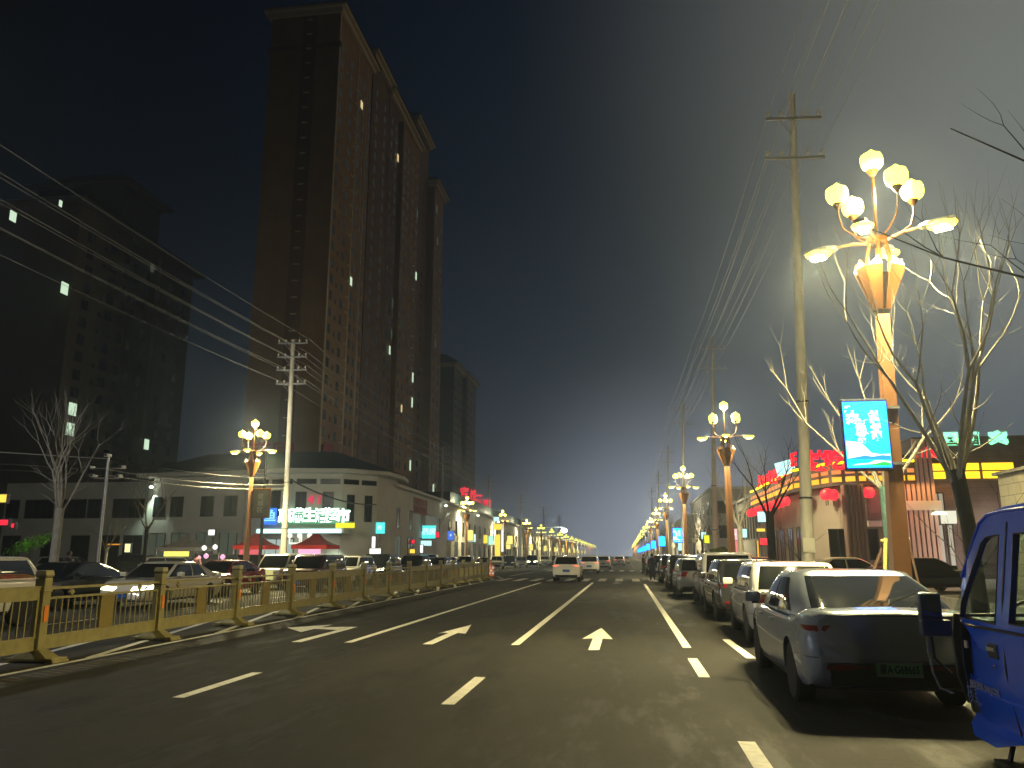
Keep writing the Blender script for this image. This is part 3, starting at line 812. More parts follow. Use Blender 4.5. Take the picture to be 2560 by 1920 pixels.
# --- parked along the right kerb, tails to the viewer
GR = 'cars parked along the right kerb'
c, band, (w0, L_, C_, plt_) = make_car('parked_sedan', 'dark blue-grey fastback sedan with green number plate at the front of the parked row', FAST, P_GREY, ('bar',))
c['group'] = GR; c.location = (2.70, 8.95, 0); c.rotation_euler = (0, 0, R(-1.0))
text('plate_characters', '蒙A·G68665', .105, mat('plate_ink', (.01, .03, .03), .5), plt_, (0, -.0085, -.002), (R(90), 0, 0), .0012, .0016, sx=.70)
b = MB()
for z0, z1 in ((.07, .055), (-.055, -.07)): b.box(-.22, .22, -.008, -.006, min(z0, z1), max(z0, z1))
b.build('plate_border', mat('plate_pale', (.45, .6, .5), .4), plt_)
for s in (1, -1): band('lower_lamp_housing', M['trim'], .40, .53, w0 - .52, w0 - .06, s, .007); band('lower_lamp', M['red_lens'], .475, .515, w0 - .46, w0 - .12, s, .012)
b = MB(); b.box(-.10, .10, -.004, .004, -.012, .012); o = b.build('badge', M['chrome'], c, bevel=.003); o.location = (0, .03, .945)
c, band, (w0, _, _, _) = make_car('parked_hatchback', 'cream white hatchback with deep red taillights parked ahead of the blue-grey sedan', dict(HATCH, tl=(.74, .93, .44, .10), H=1.50, belt=.98, trunk=.99, W=1.80), P_WHITE, ('hatch',))
c['group'] = GR; c.location = (3.07, 15.35, 0); c.rotation_euler = (0, 0, R(-1.5))
HT = c
c, _, _ = make_car('parked_suv', 'dark grey crossover with wide red taillights parked ahead of the cream hatchback', dict(SUV, H=1.52, belt=.98, trunk=1.0, tl=(.80, .93, .42, .2)), paint('graphite_paint', (.12, .13, .15), .26, .75), ('hatch',))
c['group'] = GR; c.location = (3.10, 20.9, 0)
SU = c
c, _, _ = make_car('parked_van', 'boxy silver people carrier with flat white roof in the parked row', dict(MPV, roofm=P_WHITE), P_SILVER, ('hatch', 'far'))
c['group'] = GR; c.location = (3.25, 26.9, 0); MP = c
silver_hatch, _, _ = make_car('parked_hatchback', 'silver hatchback with red lights parked ahead of the boxy people carrier', dict(HATCH, H=1.52), P_SILVER, ('hatch', 'far'))
silver_hatch['group'] = GR; silver_hatch.location = (2.85, 32.6, 0)
black_suv, _, _ = make_car('parked_suv', 'black sport utility car parked ahead of the silver hatchback', SUV, P_BLACK, ('hatch', 'far'))
black_suv['group'] = GR; black_suv.location = (2.80, 38.4, 0)
white_suv, _, _ = make_car('driving_suv', 'white sport utility car with both taillights glowing, driving away in the middle lane', dict(SUV, H=1.62, tl=(.93, 1.03, .34, .16)), P_WHITE, ('hatch', 'far', 'brake'))
white_suv.location = (-3.76, 51.6, 0); white_suv['group'] = 'traffic driving away up the road'
for i, (x, y, p, lb) in enumerate(((2.9, 50.0, black_suv, 'black car parked just before the standing pedestrian'), (2.85, 66.0, MP, 'silver van parked behind the pedestrian in the long coat'), (2.9, 72.6, black_suv, 'black car parked ahead of the silver van'),
        (2.9, 79, silver_hatch, 'silver hatchback parked well beyond the crossing'), (2.9, 86, white_suv, 'white car parked at the far crossing'), (2.9, 92.5, black_suv, 'small dark car parked past the far crossing'), (2.9, 100, silver_hatch, 'small silver car farthest up the right parked row'))):
    dup(p, (x, y, 0), 0, lb, GR)
GT = 'traffic driving away up the road'
dup(white_suv, (-3.35, 75, 0), 0, 'white car with red lights just ahead of the white driving car', GT)
dup(white_suv, (-2.75, 99, 0), 0, 'distant white car with lit taillights in the middle lane beyond the second crossing', GT)
dup(white_suv, (-1.1, 132, 0), 0, 'farthest white car on the road near the vanishing point', GT)
dup(silver_hatch, (-0.2, 176, 0), 0, 'tiny pale car at the end of the right lane', GT)
# --- oncoming queue beyond the fence
GO = 'oncoming cars queueing beyond the gold fence'
PI_ = math.pi
bs, _, _ = make_car('queueing_sedan', 'black sedan queueing behind the gold fence, between the first two tall posts', dict(SEDAN, H=1.42), P_BLACK, ())
bs['group'] = GO; bs.location = (-17.9, 26.6, 0); bs.rotation_euler = (0, 0, PI_)
ws, _, _ = make_car('queueing_sedan', 'pale cream sedan beyond the gold fence, in front of the red car', dict(SEDAN, H=1.43), P_CREAM, ('lit',))
ws['group'] = GO; ws.location = (-15.3, 28.0, 0); ws.rotation_euler = (0, 0, PI_)
rs, _, _ = make_car('queueing_sedan', 'red sedan with glossy dark side windows beyond the gold fence', dict(SEDAN, H=1.44), P_RED, ('far',))
rs['group'] = GO; rs.location = (-17.1, 35.6, 0); rs.rotation_euler = (0, 0, PI_)
wv_, _, _ = make_car('queueing_suv', 'white sport utility car at the left edge of the photo beyond the fence', dict(SUV, H=1.6), P_WHITE, ('hatch',))
wv_['group'] = GO; wv_.location = (-15.0, 18.6, 0); wv_.rotation_euler = (0, 0, PI_)
mv, _, _ = make_car('queueing_van', 'cream minivan with a yellow lit panel on its bonnet beyond the fence', MPV, P_CREAM, ('far',))
mv['group'] = GO; mv.location = (-17.3, 42.0, 0); mv.rotation_euler = (0, 0, PI_)
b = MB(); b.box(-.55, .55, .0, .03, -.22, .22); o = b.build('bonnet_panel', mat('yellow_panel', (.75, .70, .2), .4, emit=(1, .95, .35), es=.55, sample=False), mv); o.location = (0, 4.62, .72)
dv, _, _ = make_car('queueing_suv', 'dark maroon van with reflections on its side in the oncoming queue', dict(MPV, H=1.68), P_BROWN, ('far',))
dv['group'] = GO; dv.location = (-14.9, 40.3, 0); dv.rotation_euler = (0, 0, PI_)
w2 = dup(white_suv, (-15.2, 46.3, 0), PI_, 'white sport utility car in front of the supermarket in the oncoming queue', GO)
bl, _, _ = make_car('queueing_suv', 'black van with both round headlights shining in the oncoming queue', dict(MPV, H=1.74), P_BLACK, ('far', 'lit'))
bl['group'] = GO; bl.location = (-15.4, 52.4, 0); bl.rotation_euler = (0, 0, PI_)
lamp('headlamp_light', 'SPOT', (0, 4.75, .75), 60, (1, .93, .6), bl, .1, R(70), rot=(R(82), 0, 0))
dup(black_suv, (-15.2, 60.0, 0), PI_, 'dark car waiting behind the black van with shining headlights', GO)
dup(silver_hatch, (-15.0, 67, 0), PI_, 'silver car waiting beyond the end of the fence', GO)
GP = 'cars standing along the far left kerb'
k_ = 0
fl = [(-17.9, 74, bl, 'dark van parked at the left kerb past the fence end'), (-17.5, 81, silver_hatch, 'silver hatchback parked at the left kerb past the dark van'), (-17.2, 88, w2, 'white car parked at the left kerb under the yellow signs'),
      (-16.6, 95.5, rs, 'dark red sedan parked far along the left kerb'), (-16.2, 103, w2, 'bright white car parked beyond the dark red sedan'), (-15.8, 111, black_suv, 'long dark car in the middle of the far left parked row'),
      (-15.2, 119, silver_hatch, 'small silver car far along the left kerb'), (-14.6, 127, bl, 'small dark van far along the left kerb'), (-13.6, 137, w2, 'tiny white car near the end of the left parked row'), (-12.8, 150, black_suv, 'tiny dark car at the end of the left parked row')]
for x, y, p, lb in fl: dup(p, (x, y, 0), PI_ + .12, lb, GP)
# --- parked on the forecourts
GF = 'cars parked in front of the white shopping building'
dup(silver_hatch, (-31.0, 49.0, .05), R(-72), 'silver hatchback parked side on before the white building', GF)
dup(silver_hatch, (-40.5, 51.5, .05), R(-70), 'second silver hatchback parked side on, left of the lamp-lit shopfronts', GF)
dup(black_suv, (-35.5, 53, .05), R(-75), 'dark sport utility car between the two silver hatchbacks', GF)
dup(MP, (-45.0, 46, .05), R(-60), 'pale van at the dark far left of the forecourt', GF)
dup(black_suv, (-27.0, 52.5, .05), R(-80), 'dark car parked by the striped food tent', GF)
dup(black_suv, (-24.6, 49.0, .05), R(165), 'dark car parked between the lamp and the market tents', GF)
dup(w2, (-24.0, 70, .13), PI_, 'white car parked under the cyan shop signs', GF)
GQ = 'cars parked on the pavement before the right hand buildings'
dup(ws, (7.0, 36.6, .13), R(-88), 'white sedan parked side on before the fluted pillar', GQ)
dup(w2, (6.6, 48.5, .13), 0, 'white sport utility car parked on the pavement behind the concrete pole', GQ)
dup(MP, (5.9, 55, .13), 0, 'pale van parked on the pavement, tinted orange by the lanterns', GQ)
dup(bs, (4.9, 44.5, .13), R(-80), 'black sedan standing side on before the red lantern entrance', GQ)
dup(bs, (10.0, 35.5, .13), R(-70), 'dark sedan parked behind the propped tree', GQ)

# ================================================================ BLUE PICKUP TRUCK (double cab, right edge)
P_TRUCK = mat('truck_blue_paint', (.010, .13, 1.0), .26, .0, var=.12, vscale=2.5, coat=.7)
tr = thing('pickup_truck', 'deep blue cab-over pickup truck cut by the right edge of the photo', 'truck', (2.74, 4.95, 0))
TH = 1.98
def cabx(z):      # tumblehome and tuck under
    return .0 if z < .30 else (.0 + max(0, (.62 - z)) * .16 + max(0, z - 1.08) * .17)
outl = [(-.05, .34), (.35, .32), (.45, .62), (.72, .80), (1.0, .80), (1.25, .66), (1.36, .34), (1.95, .19), (2.35, .20), (2.60, .34), (2.70, .60), (2.72, .95), (2.64, 1.12), (2.16, 1.82), (2.02, 1.91), (1.8, 1.955), (-.05, 1.97)]
win1 = [(1.72, 1.10), (2.44, 1.10), (2.38, 1.22), (2.05, 1.70), (1.96, 1.745), (1.74, 1.76)]
win2 = [(.30, 1.12), (1.50, 1.12), (1.50, 1.76), (.36, 1.77)]
def side_mesh(polys, th):
    me = shape2d(polys, th)
    bm = bmesh.new(); bm.from_mesh(me)
    bmesh.ops.triangulate(bm, faces=bm.faces)
    bmesh.ops.subdivide_edges(bm, edges=[e for e in bm.edges if e.calc_length() > .35], cuts=2, use_grid_fill=True)
    bmesh.ops.triangulate(bm, faces=bm.faces)
    for v in bm.verts:
        y, z, d = v.co.x, v.co.y, v.co.z
        v.co = (cabx(z) + d + max(0, y - 2.30) ** 2 * 1.1, y, z)
    bmesh.ops.recalc_face_normals(bm, faces=bm.faces); bm.to_mesh(me); bm.free()
    return me
for sx in (0, 1):
    me = side_mesh([outl, win1, win2], .022)
    if sx:
        for v in me.vertices: v.co.x = 1.56 - v.co.x
        me.flip_normals()
    me.materials.append(P_TRUCK); o = link('cab_side', me, tr)
    for p in me.polygons: p.use_smooth = True
    me.set_sharp_from_angle(angle=R(30))
    if not sx: near_side = o
def skin(name, path, m, parent, w=1.56, inset=.0, th=.03):
    b = MB(); n = len(path)
    xs = [0, .12, .5, 1]
    vs = []
    for y, z in path:
        a = cabx(z) + .024
        for g in (0, .06, .3, .7, .94, 1): vs.append((a + (w - 2 * a) * g, y + (.10 * math.sin(math.pi * g) if y > 2.1 else 0), z + (.035 * math.sin(math.pi * g) if z > 1.85 else 0)))
    fs = [(j * 6 + k, j * 6 + k + 1, j * 6 + k + 7, j * 6 + k + 6) for j in range(n - 1) for k in range(5)]
    b.add(vs, fs); o = b.build(name, m, parent, smooth=40)
    md = o.modifiers.new('s', 'SOLIDIFY'); md.thickness = th
    return o
skin('roof', [(2.14, 1.84), (2.02, 1.93), (1.8, 1.975), (1.2, 1.99), (-.05, 1.99)], P_TRUCK, tr)
skin('front_panel', [(2.62, .40), (2.70, .62), (2.72, .95), (2.64, 1.12)], M['trim'], tr)
b = MB(); b.box(.05, 1.51, -.05, -.02, .35, 1.95); b.build('cab_rear_wall', P_TRUCK, tr)
b = MB(); b.box(.06, 1.5, -.02, 2.5, .36, .44); b.build('cab_floor', M['trim'], tr)
ws_ = skin('windscreen', [(2.63, 1.13), (2.15, 1.83)], mat('clear_glass', (.92, .96, .96), .01), tr, th=.005)
gt = MATS['clear_glass'].node_tree; go_ = gt.nodes['Material Output']; g1 = gt.nodes.new('ShaderNodeBsdfTransparent'); g2 = gt.nodes.new('ShaderNodeBsdfGlossy'); g3 = gt.nodes.new('ShaderNodeMixShader')
g1.inputs[0].default_value = (.80, .86, .86, 1); g2.inputs['Roughness'].default_value = .02; g3.inputs[0].default_value = .10
gt.links.new(g1.outputs[0], g3.inputs[1]); gt.links.new(g2.outputs[0], g3.inputs[2]); gt.links.new(g3.outputs[0], go_.inputs['Surface'])
for nm, pts in (('door_window', win1), ('door_window', win2)):
    for sx in (0, 1):
        me = side_mesh([pts], .003)
        if sx:
            for v in me.vertices: v.co.x = 1.56 - v.co.x
        me.materials.append(MATS['clear_glass']); link(nm, me, tr)
# door seams, handle, trim, lettering, rain gutter
def seam(name, pts, r, m, off=-.024, par=None):
    b = MB(); b.tube([(cabx(z) + off + max(0, y - 2.30) ** 2 * 1.1, y, z) for y, z in pts], r, 6); return b.build(name, m, par or tr)
seam('door_seam', [(2.50, .36), (2.52, .7), (2.52, 1.02), (2.46, 1.09)], .008, M['trim'])
seam('door_seam', [(1.60, .34), (1.62, .8), (1.62, 1.3), (1.62, 1.85)], .010, M['trim'])
seam('door_seam', [(.22, .34), (.22, 1.0), (.22, 1.85)], .009, M['trim'])
seam('body_crease', [(2.66, .62), (2.2, .58), (1.7, .56), (0, .56)], .012, P_TRUCK, -.018)
seam('waist_moulding', [(2.58, 1.06), (2.2, 1.055), (1.4, 1.06), (0, 1.06)], .012, M['trim'])
seam('rain_gutter', [(2.42, 1.43), (2.10, 1.86), (1.96, 1.92), (1.7, 1.935), (-.05, 1.945)], .014, P_TRUCK)
for pts in (win1, win2): seam('window_seal', pts + pts[:1], .008, M['trim'], -.020)
b = MB(); b.box(-.012, .012, -.085, .085, -.055, .055); o = b.build('handle_recess', M['trim'], tr, bevel=.02); o.location = (-.018, 1.80, .90)
b = MB(); b.box(-.012, .012, -.07, .07, -.018, .018); q = b.build('door_handle', M['chrome'], o, bevel=.008); q.location = (-.016, 0, .012)
b = MB(); b.lathe([(.016, 0), (.016, .012), (.008, .014)], 12); o = b.build('door_lock', M['chrome'], tr); o.location = (-.022, 1.79, .79); o.rotation_euler = (0, R(-90), 0)
b = MB(); b.box(-.008, .008, -.03, .03, -.03, .03); o = b.build('side_marker', mat('amber_lens', (.7, .5, .4), .2, coat=.5), tr, bevel=.012); o.location = (-.028, 2.28, .90)
text('door_lettering', '轻型货车 BNLJCDE', .062, mat('silver_letters', (.42, .45, .55), .35, .4), tr, (-.027, 2.03, .60), (R(90), 0, R(-90)), .002, .001, sx=1.0)
lt = mat('faded_letters', (.13, .18, .42), .6)
text('stencil', '核载', .17, lt, tr, (.004, 2.32, .50), (R(90), 0, R(-90)), .001, sx=.8)
# mirror and its stays
mi_ = MB(); mi_.box(-.09, .09, -.05, .05, -.16, .16); o = mi_.build('mirror', mat('mirror_shell', (.03, .05, .12), .35, coat=.4), tr, bevel=.03, smooth=40); o.location = (-.165, 2.62, 1.135)
b = MB(); b.box(-.075, .075, -.052, -.050, -.14, .14); q = b.build('mirror_glass', mat('mirror_face', (.10, .12, .2), .08, .9), o, bevel=.0)
b = MB(); b.box(-.20, .04, -.05, .05, -.075, .06); q = b.build('mirror_bracket', MATS['mirror_shell'], tr, bevel=.02); q.location = (-.06, 2.60, 1.01)
b = MB(); b.tube([(-.19, 2.66, 1.0), (-.19, 2.68, .80), (-.165, 2.70, .62), (-.12, 2.70, .50), (-.02, 2.68, .46)], .009, 8); b.build('mirror_stay', M['chrome'], tr, smooth=50)
b = MB(); b.tube([(-.17, 2.64, 1.0), (-.15, 2.66, .75), (-.03, 2.66, .62)], .012, 8); b.build('mirror_stay', M['dark'], tr, smooth=50)
# seats, wheel, dashboard
b = MB()
for x in (.18, .90): b.box(x, x + .50, 1.30, 1.78, .60, .78); b.box(x, x + .50, 1.22, 1.34, .78, 1.24); b.box(x + .12, x + .38, 1.21, 1.31, 1.26, 1.42)
b.build('seats', mat('seat_cloth', (.10, .10, .11), .9, var=.2, vscale=30), tr, bevel=.035)
b = MB(); b.box(.10, 1.46, 2.18, 2.56, .95, 1.10); b.build('dashboard', M['trim'], tr, bevel=.03)
b = MB(); b.tube([(.42 + .19 * math.cos(a * PI_ / 10), 2.02 + .10 * math.sin(a * PI_ / 10), 1.10 + .15 * math.sin(a * PI_ / 10)) for a in range(21)], .014, 6, caps=False); b.tube([(.42, 2.02, 1.10), (.42, 2.25, 1.0)], .02, 6); b.build('steering_wheel', M['trim'], tr, smooth=60)
# chassis, wheels, bed, bumper, step
b = MB(); b.box(.10, 1.46, 2.50, 2.71, .31, .44); b.build('bumper', M['trim'], tr, bevel=.05)
b = MB(); b.box(.35, .45, -1.9, 2.5, .36, .46); b.box(1.11, 1.21, -1.9, 2.5, .36, .46); b.build('chassis', M['dark'], tr)
b = MB(); b.box(.02, 1.54, -2.0, -.1, .62, .66); b.box(.0, .04, -2.0, -.1, .66, .98); b.box(1.52, 1.56, -2.0, -.1, .66, .98); b.box(.04, 1.52, -2.0, -1.96, .66, .98); b.build('load_bed', P_TRUCK, tr, bevel=.01)
b = MB(); b.box(-.02, .10, 1.52, 2.02, .07, .10); b.tube([(.06, 1.60, .10), (.12, 1.62, .32)], .02, 6); b.tube([(.06, 1.94, .10), (.12, 1.92, .32)], .02, 6); b.build('side_step', M['dark'], tr)
tb = MB(); tb.lathe([(.17, -.085), (.25, -.09), (.285, -.06), (.285, .06), (.25, .09), (.17, .085)], 28)
rb_ = MB(); rb_.lathe([(.18, .04), (.17, .08), (.12, .05), (.06, .06), (.05, .09), (.02, .09)], 24)
wo_ = None
for x, s in ((.13, -1), (1.43, 1)):
    for y in (.90, -1.35):
        if wo_ is None: wo_ = tb.build('wheel', M['rubber'], tr, smooth=40); ri = rb_.build('rim', M['steel'], wo_, smooth=30); q = wo_
        else: q = inst('wheel', wo_.data, tr, (0, 0, 0)); inst('rim', ri.data, q, (0, 0, 0))
        q.location = (x, y, .285); q.rotation_euler = (0, s * R(90), 0)


# ================================================================ SCREENS ON THE LAMP POSTS
SC_CYAN = emit('screen_cyan', (0.0, 1.2, 6.0), 1.1, True, (.02, .1, .2))
SC_WHITE = emit('screen_white', (1.0, 1.05, 1.1), 1.5, False, (.3, .3, .3))
SC_GREEN = emit('screen_green', (0.02, 1.0, .12), 1.1, False, (.02, .2, .05))
SC_TEAL = emit('screen_teal', (0.02, .55, .95), 1.0, False, (.02, .2, .2))
SCF = mat('screen_case', (.05, .06, .10), .35, .3, coat=.4)
def make_screen():
    t = thing('led_screen', 'x', 'led screen')
    b = MB(); b.box(-.405, .405, 0, .10, -.66, .64); b.build('case', SCF, t, bevel=.035)
    b = MB(); b.box(-.372, .372, -.012, -.001, -.60, .58); d = b.build('display', SC_CYAN, t)
    b = MB(); b.add([(-.36, -.016, -.44), (.36, -.016, -.46), (.36, -.016, -.36), (.20, -.016, -.37), (.05, -.016, -.34), (-.05, -.016, -.22), (-.12, -.016, -.15), (-.36, -.016, -.12)], [tuple(range(8))])
    b.add([(-.30, -.016, -.56), (.0, -.016, -.54), (.36, -.016, -.55), (.36, -.016, -.49), (.1, -.016, -.47), (-.02, -.016, -.52), (-.2, -.016, -.53)], [tuple(range(7))])
    b.build('cloud_band', SC_WHITE, d)
    b = MB(); b.add([(-.30, -.02, -.573), (.36, -.02, -.573), (.36, -.02, -.53), (.24, -.02, -.50), (.12, -.02, -.53), (-.05, -.02, -.55), (-.3, -.02, -.565)], [tuple(range(7))]); b.build('green_hill', SC_GREEN, d)
    b = MB(); b.add([(-.36, -.02, -.44), (.36, -.02, -.47), (.36, -.02, -.40), (.22, -.02, -.385), (.06, -.02, -.41), (-.06, -.02, -.385), (-.2, -.02, -.41)], [tuple(range(7))]); b.build('mountain_line', SC_TEAL, d)
    for s, x, z, q in (('创', .14, .32, .15), ('建', .15, .20, .15), ('文', .16, .07, .15), ('明', .165, -.05, .15), ('生', -.27, .40, .17), ('态', -.22, .26, .20), ('宜', -.10, .17, .15), ('居', -.09, .05, .16), ('新', -.06, -.08, .17)):
        text('screen_character', s, q, SC_WHITE, d, (x, -.018, z), (R(90), 0, 0), .001, .019)
    b = MB(); b.box(.40, .62, .03, .08, .45, .50); b.box(.40, .62, .03, .08, -.55, -.50); b.build('bracket', M['steel'], t)
    return t
s0 = make_screen(); s0.location = (4.29, 14.80, 3.72)
s0['label'] = 'bright cyan led screen with white writing on the nearest lamp post'; s0['group'] = 'cyan screens on the right hand lamp posts'
for i, (x, y, z, s) in enumerate(((4.42, 70.9, 3.35, 1.0), (4.5, 102.9, 3.4, 1), (4.5, 134.9, 3.4, 1), (4.5, 166.9, 3.4, 1), (4.5, 198.9, 3.4, 1), (4.5, 230.9, 3.4, 1), (4.5, 262.9, 3.4, 1), (4.5, 294.9, 3.4, 1))):
    c = dup(s0, (x, y, z), 0, '%s cyan screen up the right row of lamps, %s' % (far_n[i], 'seen above the pedestrians' if i == 0 else 'a small glowing blue square'), 'cyan screens on the right hand lamp posts')
    for q in list(c.children):
        if q.name.startswith('display') and i > 0:
            for g in list(q.children): bpy.data.objects.remove(g)
# yellow light boxes on the left lamps, one unlit beside the near left lamp
YB = emit('yellow_box', (1.0, .86, .22), 1.3, False)
def make_box(m, frame):
    t = thing('light_box', 'x', 'light box')
    b = MB(); b.box(-.42, .42, 0, .14, -.72, .72); b.build('case', frame, t, bevel=.04)
    b = MB(); b.box(-.36, .36, -.012, -.001, -.64, .64); b.build('face', m, t)
    return t
y0 = make_box(YB, M['gold'])
y0['label'] = 'first glowing yellow box down the left row of lamps'; y0['group'] = 'yellow light boxes on the left hand lamp posts'; y0.location = (-19.9, 103.8, 4.2)
for i, y in enumerate(ly[2:12]):
    dup(y0, (LXL + .5 - .004 * (y - 100) + 1.0, y - .2, 3.4), 0, '%s yellow light box along the left row of lamps' % far_n[i], 'yellow light boxes on the left hand lamp posts')
ub = make_box(mat('unlit_face', (.10, .10, .07), .5, var=.4, vscale=5), M['cup'])
ub.location = (-20.2, 42.9, 4.5); ub.scale = (1.25, 1, 1.15); ub['label'] = 'unlit brown framed sign box hanging on the near left lamp post'
for s, z in (('星', .30), ('城', -.02), ('区', -.34)): text('box_character', s, .30, mat('box_ink', (.5, .5, .4), .5), ub, (-.02, -.016, z), (R(90), 0, 0), .002)

# ================================================================ UTILITY POLES AND WIRES
def make_pole(h, arms, r0=.185, r1=.10):
    t = thing('utility_pole', 'x', 'utility pole')
    b = MB(); b.tube([(0, 0, 0), (0, 0, h * .5), (0, 0, h)], [r0, (r0 + r1) / 2, r1], 20); p = b.build('pole', M['concrete'], t, smooth=40)
    b = MB()
    for z in (3.1, 5.9): b.lathe([(.19, 0), (.19, .05)], 18, (0, 0, z))
    b.build('band', M['dark'], t)
    for z, w in arms:
        b = MB(); b.box(-w, w, -.13, -.07, z - .04, z + .04); b.tube([(-w * .55, -.1, z - .02), (-.06, -.1, z - .55)], .018, 6)
        o = b.build('crossarm', M['steel'], t)
        for x in (-w + .08, -w * .45, w * .45, w - .08):
            b = MB(); b.lathe([(.02, .04), (.02, .10), (.06, .12), (.04, .16), (.065, .18), (.04, .22), (.03, .26)], 10, (x, -.1, z)); b.build('insulator', M['ceramic'], o, smooth=40)
    return t
GU = 'concrete utility poles'
up1 = make_pole(15.9, [(15.0, .85), (13.65, .9)])
up1.location = (5.02, 24, .1); up1.rotation_euler = (0, R(2.3), 0); up1['group'] = GU
up1['label'] = 'tall concrete utility pole with two crossarms behind the cream hatchback'
b = MB(); b.box(-.16, .16, -.20, -.185, 1.6, 2.0); b.build('notice', mat('pale_notice', (.45, .44, .40), .7), up1)
b = MB(); b.box(-.20, -.165, -.07, .07, 4.0, 4.5); b.build('notice', mat('blue_notice', (.05, .12, .4), .6), up1)
rpoles = [(5.18, 24)]
for i, (x, y) in enumerate(((5.5, 53), (5.15, 76), (5.3, 108), (5.3, 140), (5.3, 175))):
    dup(up1, (x, y, .1), 0, ['utility pole behind the second right lamp, fading into the night sky', 'thin utility pole with two crossarms left of the second right lamp', 'small pole beyond the third right lamp', 'fainter pole farther up the right side', 'farthest pole of the right row'][i], GU)
    rpoles.append((x, y))
ul1 = make_pole(15.0, [(14.75, .95), (13.85, .95), (13.0, .95), (12.1, .95)], .20, .12)
ul1.location = (-20.45, 47, .1); ul1.rotation_euler = (0, R(-.8), R(8)); ul1['group'] = GU
ul1['label'] = 'tall pale concrete pole with four crossarms in front of the supermarket'
lpoles = [(-20.45, 47)]
for i, (x, y) in enumerate(((-22.3, 98), (-22.6, 135), (-22.4, 177), (-22.2, 225), (-22, 275))):
    dup(ul1, (x, y, .1), 0, ['dark pole before the long shop row, under the small tower', 'second thin pole along the left shop row', 'third thin pole along the left shop row', 'fourth thin pole along the left row, very faint', 'fifth thin pole along the left row, nearly lost in the dark'][i], GU)
    lpoles.append((x, y))
WM = mat('wire', (.42, .42, .40), .5, .2)
def wire(p, q, sag, r, lb, gr, m=WM, name='power_line'):
    n = 16; p, q = Vector(p), Vector(q); pts = []
    for k in range(n + 1):
        g = k / n; v = p.lerp(q, g); v.z -= sag * 4 * g * (1 - g); pts.append(v)
    b = MB(); b.tube(pts, r, 5); o = b.build(name, m); return tag(o, lb, 'cable', gr)
rp = [(5.6, -14)] + rpoles
for k in range(len(rp) - 1):
    (x0, y0_), (x1, y1_) = rp[k], rp[k + 1]
    for z in (15.15, 13.8):
        for dx in (-.75, -.35, .35, .75):
            a = .45 if k < 2 and y1_ == 24 else 0; c = .45 if (y0_ == 24) else 0
            wire((x0 + dx + c, y0_ - .1, z + .2), (x1 + dx + a, y1_ - .1, z + .2), .35, .011 if k < 2 else .014, 'power wire strung over the right pavement along the %s' % ('near poles' if k < 2 else 'far poles'), 'wires of the right pole line')
lp = [(-20.6, -4)] + lpoles
for k in range(len(lp) - 1):
    (x0, y0_), (x1, y1_) = lp[k], lp[k + 1]
    for z in (14.9, 14.0, 13.15, 12.2):
        for dx in (-.87, .87):
            wire((x0 + dx, y0_, z + .2), (x1 + dx, y1_, z + .2), .5, .008 if k == 0 else .014, 'power wire strung along the left side between the %s' % ('near pole and the upper left corner' if k == 0 else 'far poles'), 'wires of the left pole line')
# silver camera pole, thin pole, low telephone cables
t = thing('camera_pole', 'silver steel pole with a cluster of cameras at the far left', 'pole', (-23.6, 34, 0))
b = MB(); b.tube([(0, 0, 0), (0, 0, 6.1)], [.10, .06], 14); b.build('pole', M['steel'], t, smooth=40)
b = MB(); b.tube([(-.8, 0, 5.55), (.8, 0, 5.55)], .03, 8); b.tube([(-.5, -.2, 5.1), (.5, .2, 5.1)], .03, 8); b.build('arm', M['steel'], t)
for x, y, z in ((-.8, 0, 5.6), (.75, 0, 5.6), (0, -.05, 6.15), (-.5, -.2, 5.2), (.5, .2, 5.2)):
    b = MB(); b.box(-.09, .09, -.16, .16, -.07, .07); o = b.build('camera', mat('camera_case', (.5, .5, .5), .4), t, bevel=.02, loc=(x, y, z)); q = MB(); q.lathe([(.05, 0), (.05, .03)], 12); l2 = q.build('lens', M['glass'], o); l2.location = (0, -.165, 0); l2.rotation_euler = (R(90), 0, 0)
t = thing('thin_pole', 'thin dark steel pole at the corner of the supermarket', 'pole', (-21.0, 68, 0))
b = MB(); b.tube([(0, 0, 0), (0, 0, 8.1)], [.13, .08], 10); b.build('pole', M['dark'], t, smooth=40)
b = MB(); b.tube([(0, 0, 7.6), (-1.2, -.2, 7.9)], .03, 6); b.build('bracket', M['dark'], t)
t = thing('thin_pole', 'thin dark steel pole left of the tall pale concrete pole', 'pole', (-24.3, 52, 0))
b = MB(); b.tube([(0, 0, 0), (0, 0, 8.8)], [.12, .08], 10); b.build('pole', M['dark'], t, smooth=40)
b = MB(); b.box(-.3, .3, -.05, .05, 8.5, 8.58); b.build('crossarm', M['dark'], t)
BW = mat('black_cable', (.04, .04, .035), .6)
for i, (z0, z1) in enumerate(((6.0, 5.6), (5.5, 5.2), (5.25, 4.95))):
    wire((-44, 20 + i, z0 + 1.2), (-23.6, 34, z0), .25, .02, 'telephone cable running from the far left to the camera pole', 'low telephone cables', BW if i else WM)
    wire((-23.6, 34, z0), (-20.5, 47, z1 + .7), .25, .02, 'telephone cable between camera pole and the pale concrete pole', 'low telephone cables', WM if i else BW)
wire((-20.5, 47, 6.3), (-21.0, 68, 6.0), .55, .055, 'thick dark cable sagging across the supermarket front', None, BW)
wire((-21.0, 68, 6.0), (-22.3, 98, 5.6), .9, .05, 'thick dark cable sagging along the shop row', None, BW)
